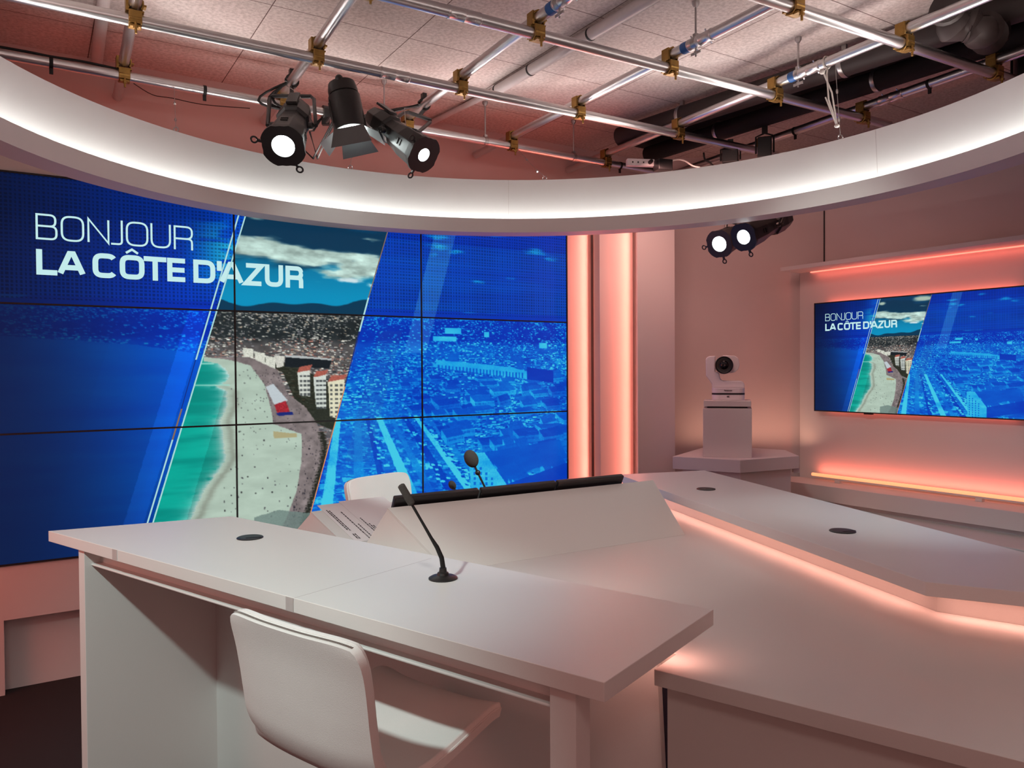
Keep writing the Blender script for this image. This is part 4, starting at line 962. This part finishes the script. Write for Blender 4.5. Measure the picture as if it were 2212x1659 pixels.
# ---- stools
def make_stool(label, loc, rot):
    t = thing('bar_stool', label, 'stool', loc, rot, 'white shell bar stools')
    prof = [(-.268, .297), (-.252, .235), (-.240, .165), (-.230, .095), (-.218, .035), (-.185, -.020), (-.12, -.052), (-.03, -.056), (.06, -.040), (.14, -.022), (.195, -.012), (.216, -.020)]
    n = len(prof); cols = 25; vs = []; fs = []
    def half(i):
        z = prof[i][1]
        if i <= 4:
            f = i/4; return .198+.020*sin(pi*min(1, f*1.0))
        return .216-.006*(i-4)/(n-5)
    th = .019
    def offs(i):
        a = Vector(prof[max(i-1, 0)]); b2 = Vector(prof[min(i+1, n-1)]); d = (b2-a).normalized(); return Vector((d.y, -d.x))
    # resample profile finely
    fine = []
    for i in range(n-1):
        p0 = Vector(prof[max(i-1, 0)]); p1 = Vector(prof[i]); p2_ = Vector(prof[i+1]); p3_ = Vector(prof[min(i+2, n-1)])
        for k in range(4):
            s = k/4; fine.append(.5*((2*p1)+(p2_-p0)*s+(2*p0-5*p1+4*p2_-p3_)*s*s+(3*p1-p0-3*p2_+p3_)*s**3))
    fine.append(Vector(prof[-1])); m_ = len(fine)
    def grid(shift, trim=1.0):
        out = []
        for i in range(m_):
            d = (fine[min(i+1, m_-1)]-fine[max(i-1, 0)]).normalized(); nn = Vector((-d.y, d.x))
            f = i/(m_-1); dist_top = min(1, f*(m_-1)/5); dist_bot = min(1, (1-f)*(m_-1)/4)
            w_ = .214*(1+.03*(1-min(1, i/10)))*(1-.10*(1-dist_top)**3)*(1-.12*(1-dist_bot)**2)*trim
            for c_ in range(cols):
                x = -1+2*c_/(cols-1); curl = abs(x)**3*(.022 if f < .45 else .012)
                p = fine[i]+nn*(shift-(-curl if True else 0)) if False else fine[i]+nn*(shift+curl)
                top = -.014*abs(x)**5 if i < 6 else 0
                out.append((x*w_, p.x, p.y+top*(1-i/6 if i < 6 else 0)))
        return out
    A = grid(0.0); B = grid(th); vs = A+B; N = m_*cols
    for i in range(m_-1):
        for c_ in range(cols-1):
            a = i*cols+c_; fs.append((a, a+1, a+cols+1, a+cols)); fs.append((N+a, N+a+cols, N+a+cols+1, N+a+1))
    for i in range(m_-1):
        a = i*cols; fs.append((a, a+cols, N+a+cols, N+a)); a = i*cols+cols-1; fs.append((a, N+a, N+a+cols, a+cols))
    for c_ in range(cols-1):
        a = c_; fs.append((a, N+a, N+a+1, a+1)); a = (m_-1)*cols+c_; fs.append((a, a+1, N+a+1, N+a))
    mb = MB().add(vs, fs); shell_ = mb.build('shell', 'leather', t, smooth=True); shell_.location = (0, 0, .665)
    # padded inner cover and its seam
    G = grid(th+.0005, .985); G2 = grid(th+.012, .955); vs = G+G2; mb = MB().add(vs, fs); pad_ = mb.build('seat_pad', 'leather', t, bevel=.003, smooth=True); pad_.location = (0, 0, .665)
    edge = [Vector(G[i*cols]) for i in range(m_-1, -1, -1)]+[Vector(G[c_]) for c_ in range(cols)]+[Vector(G[i*cols+cols-1]) for i in range(m_)]
    MB().tube(edge, .0022, 6).build('piping', 'leather', pad_, smooth=True)
    q = MB(); E2 = [Vector(A[c_])*.5+Vector(B[c_])*.5 for c_ in range(cols)]
    for i in range(len(E2)-1):
        for k in range(5):
            p = E2[i].lerp(E2[i+1], k/5)+Vector((0, 0, .001)); q.box(-.0008, .0008, -.003, .003, 0, .0012, Matrix.Translation(p))
    q.build('stitching', 'thread', shell_)
    MB().lathe([(.030, .02), (.030, .36), (.022, .36), (.022, .590)], 20).build('column', 'chrome', t, smooth=True)
    MB().lathe([(.21, 0), (.21, .008), (.12, .016), (.035, .022), (.03, .04)], 36).build('base', 'chrome', t, smooth=True)
    MB().box(-.09, .09, -.09, .09, .588, .598).build('seat_plate', 'black_metal', t)
    q = MB().torus(.14, .010, Matrix.Translation((0, .07, .26))); q.tube([(0, 0, .26), (0, -.06, .26)], .010); q.build('footrest', 'chrome', t, smooth=True)
    return t
st = make_stool('white shell bar stool in the foreground, seen from behind, pushed under the front desk', dl(-1.350, 1.250), AD)
st2 = copy_tree(st); st2.location = (-.505, 3.79, 0); st2.rotation_euler = (0, 0, radians(-126.9)); st2['label'] = 'white shell bar stool behind the hoods, only its backrest showing before the screen'
cable('black_cable', [Vector(dl(-1.86, 1.58, .93)), Vector(dl(-1.86, 1.575, .80)), Vector(dl(-1.87, 1.57, .6)), Vector(dl(-1.85, 1.55, .02))], .004, 'black_rubber', 'thin black cable hanging under the front desk behind the stool', 'cable')

# ================================================================= stage lights
def ellipsoidal(label, lens, back, R, lr, hook, up=(0, 0, 1), ears=(200, 300), es=14, yoke_side=None, pipe_dir=(-.49, .87, 0)):
    lens = Vector(lens); back = Vector(back); ax = (lens-back); Lg = ax.length; ax.normalize()
    t = thing('spotlight', label, 'spotlight', tuple(lens), 0, 'black theatre spotlights'); MM = TR((0, 0, 0), ax, up)
    m8 = MM @ Matrix.Rotation(radians(22.5), 4, 'Z')
    body_ = MB().lathe([(R*.30, -Lg), (R*.62, -Lg*.97), (R*.80, -Lg*.80), (R*.82, -Lg*.62), (R*.66, -Lg*.60), (R*.72, -Lg*.45), (R*.86, -Lg*.30), (R*.93, -Lg*.06), (R*.93, 0)], 8, m8).build('body', 'black_metal', t, bevel=.003)
    # front plate with the round opening
    n = 32; vs = []; fs = []
    for i in range(n):
        a = 2*pi*i/n; rr_ = R*(1.02 if (i % 8) not in (0, 7, 1) else .94)
        for r, z in ((rr_, .0), (rr_, .016), (lr*1.12, .016), (lr*1.05, .0)): vs.append((r*cos(a), r*sin(a), z))
    for i in range(n):
        for j in range(4): fs.append((i*4+j, ((i+1) % n)*4+j, ((i+1) % n)*4+(j+1) % 4, i*4+(j+1) % 4))
    plate_ = MB().add(vs, fs, MM).build('front_plate', 'black_metal', t, smooth=True)
    MB().lathe([(lr*1.04, .001), (lr*.9, .006), (lr*.5, .010), (.001, .012)], 32, MM, cap=False).build('lens', 'lamp_lens', t, smooth=True)
    for a in ears:
        a = radians(a); d = Vector((cos(a), sin(a), 0)); q = MB()
        q.torus(R*.14, R*.045, MM @ Matrix.Translation(d*R*1.28+Vector((0, 0, .006))), 18, 6); q.box(R*.9, R*1.16, -R*.06, R*.06, .0, .010, MM @ Matrix.Rotation(a, 4, 'Z')); q.build('ear', 'black_metal', plate_, smooth=True)
    q = MB()
    for s in (0, 1, 2, 3):
        a = radians(45+90*s)
        for k in (-.25, -.2): q.box(R*.80, R*.86, -R*.16, R*.16, Lg*k-.004, Lg*k+.003, MM @ Matrix.Rotation(a-radians(45), 4, 'Z'))
    for s in (-1, 1): q.lathe([(R*.17, 0), (R*.17, R*.16), (R*.10, R*.22)], 12, MM @ TR((0, s*R*.80, -Lg*.52), (0, s, 0)))
    q.box(R*.78, R*.90, -R*.25, R*.25, -Lg*.95, -Lg*.68, MM)
    q.build('knobs', 'black_metal', body_, smooth=True)
    # yoke
    hook = Vector(hook)-lens; piv = -ax*Lg*.52; yd = (MM @ Vector((0, 1, 0))); W_ = R*1.12
    dn = (piv-hook).normalized(); top = hook-Vector((0, 0, .045)); sh = top.lerp(piv, .18)
    q = MB()
    cA = sh+yd*W_*.95; cB = sh-yd*W_*.95; dl_ = piv+yd*W_; dr_ = piv-yd*W_
    q.tube([dl_, dl_.lerp(cA, .9), cA*.88+sh*.12, cB*.88+sh*.12, dr_.lerp(cB, .9), dr_], .0105, 6); q.build('yoke', 'black_metal', t)
    q = MB().tube([sh, hook-Vector((0, 0, .03))], .011, 8); H = TR(hook, pipe_dir)
    nn = 14; vs = []; fs = []
    for i in range(nn+1):
        a = radians(-70+250*i/nn)
        for r in (.026, .036):
            for z in (-.016, .016): vs.append((r*cos(a), r*sin(a), z))
    for i in range(nn): b0 = i*4; fs += [(b0, b0+1, b0+5, b0+4), (b0+2, b0+6, b0+7, b0+3), (b0, b0+4, b0+6, b0+2), (b0+1, b0+3, b0+7, b0+5)]
    fs += [(0, 2, 3, 1), (nn*4, nn*4+1, nn*4+3, nn*4+2)]
    q.add(vs, fs, H); q.lathe([(.006, -.05), (.006, .0)], 8, H @ TR((0, -.036, 0), (0, -1, 0))); q.box(.034, .062, -.012, .012, -.016, .016, H)
    q.build('hook_clamp', 'black_metal', t, smooth=True)
    bk = -ax*Lg*.95; q = MB()
    for s, amp in ((1, .12), (.55, .17), (-.4, .09)):
        pts = [bk.lerp(hook, k/8)+Vector((-.02-amp*sin(pi*k/8), .01*s, -.02*sin(pi*k/8)))*1 for k in range(9)]; q.tube(pts, .0068, 6)
    q.build('power_cable', 'black_rubber', t, smooth=True)
    MB().tube([hook+Vector((-.03, 0, -.02)), hook.lerp(bk, .5)+Vector((.03, -.05, 0)), bk*.6+yd*(-R)], .0018, 6).build('safety_wire', 'steel', t)
    return t, ax
Y0 = 3.72
h1 = Vector(on(Q_[1], ZQ, 607, 172)); 
ellipsoidal('leftmost black spotlight with a bright round lens facing the camera, over the ring', aty(613, 313, 3.66), aty(645, 236, 3.98), .105, .048, h1, ears=(78, 205))
h3 = Vector(on(Q_[2], ZQ, 893, 222))
ellipsoidal('rightmost of the three ceiling spotlights, long black barrel pointing down to the right', aty(912, 332, 3.84), aty(804, 252, 4.08), .094, .030, h3, ears=(60, 170))
ellipsoidal('black spotlight below the ring, the left lens of the pair in the corner', aty(1556, 526, 4.95), aty(1632, 488, 5.27), .092, .044, aty(1600, 430, 5.15), ears=(95, 185), pipe_dir=(1, .3, 0))
ellipsoidal('black spotlight below the ring, the right lens of the pair in the corner', aty(1609, 511, 4.62), aty(1700, 470, 4.90), .088, .039, aty(1680, 425, 4.85), ears=(190,), pipe_dir=(1, .3, 0))
# middle lamp with barn doors
lp_ = aty(758, 284, 3.90); bp_ = aty(737, 178, 3.93); ax = (lp_-bp_).normalized(); Lg = (lp_-bp_).length
t = thing('barn_door_spotlight', 'middle black spotlight pointing down, with lit metal flaps at its mouth', 'spotlight', tuple(lp_), 0, 'black theatre spotlights'); MM = TR((0, 0, 0), ax, (1, 0, 0))
bb_ = MB().lathe([(.050, -Lg), (.068, -Lg*.96), (.075, -Lg*.82), (.075, -Lg*.74), (.070, -Lg*.73), (.080, -Lg*.70), (.083, -.02), (.083, 0)], 28, MM).build('body', 'black_metal', t, smooth=True)
MB().lathe([(.074, .002), (.05, .010), (.001, .014)], 28, MM, cap=False).build('lens', 'lamp_lens', t, smooth=True)
for k in range(6): MB().box(.0795, .0845, -.006, .006, -Lg*.62, -Lg*.15, MM @ Matrix.Rotation(radians(150+25*k), 4, 'Z')).build('fin', 'black_metal', t)
MB().sphere((0, .055, -Lg*.97), .02, n=8, M=MM).build('knob', 'black_metal', t, smooth=True)
lb = MB().box(-.030, .030, -.001, .001, -.008, .008, TR(tuple(aty(743, 187, 3.925)-lp_), (.25, .2, .9), (1, -.1, 0))); lb.build('name_plate', 'label_white', bb_)
for a, op, ln, w0, w1 in ((182, 52, .085, .060, .085), (88, 14, .105, .074, .100), (272, 62, .10, .070, .095), (2, 48, .09, .060, .085)):
    M2 = MM @ Matrix.Rotation(radians(a), 4, 'Z') @ Matrix.Translation((.080, 0, .012)) @ Matrix.Rotation(radians(op), 4, 'Y')
    q = MB().add([(-.001, -w0, 0), (-.001, w0, 0), (-.001, w1, ln), (-.001, -w1, ln), (.001, -w0, 0), (.001, w0, 0), (.001, w1, ln), (.001, -w1, ln)], [(0, 1, 2, 3), (7, 6, 5, 4), (0, 4, 5, 1), (1, 5, 6, 2), (2, 6, 7, 3), (3, 7, 4, 0)], M2); q.build('barn_door', 'barn_door', t)
hk = Vector(on(P_[2], ZP, 700, 246))-lp_; pv = -ax*Lg*.55
q = MB(); yv = MM @ Vector((0, 1, 0))
if yv.x < 0: yv = -yv
q.tube([pv-yv*.09, pv-yv*.095+Vector((0, 0, .10)), hk+Vector((0, 0, -.06)), hk+Vector((0, 0, .0))], .009, 6); q.lathe([(.020, -.012), (.026, 0), (.020, .012)], 12, TR(pv-yv*.09, yv)); q.build('yoke', 'black_metal', t)
MB().lathe([(.0265, -.018), (.037, -.018), (.037, .018), (.0265, .018)], 16, TR(hk, (.842, .54, 0)), cap=False).box(-.02, .02, -.015, .015, -.07, -.03, Matrix.Translation(hk)).build('hook_clamp', 'black_metal', t)
q = MB()
for s in (1, .6): q.tube([hk+Vector((-.02, -.02, -.04)), hk+Vector((-.09*s, -.06, -.12)), hk+Vector((-.13*s, -.05, -.2*s)), hk+Vector((-.06*s, -.05, -.27)), pv-ax*Lg*.1], .0055, 6)
q.build('power_cable', 'black_rubber', t, smooth=True)
# beams of the lamps in view
spot('left_spot_beam', aty(613, 316, 3.60), (-.9, 1.2, 1.0), 10, (.88, 1, .96), 26, .5, .04)
spot('right_spot_beam', aty(914, 334, 3.78), (1.3, 2.6, .97), 16, (.8, .95, 1), 30, .6, .04)

# ---- coloured wash of the studio's led strips on the walls and ceiling above the set
area('wash_light_back', tuple(UG*1.6+VG*4.4+Vector((0, 0, 2.72))), tuple(UG*1.6+VG*4.6+Vector((0, 0, 3.2))), 2.4, PINK, 3.6, .03, 175, roll=UG)
area('wash_light_left', (-2.9, 2.6, 1.2), (-2.2, 3.9, .6), 9, PINK, .5, 1.6, 160)
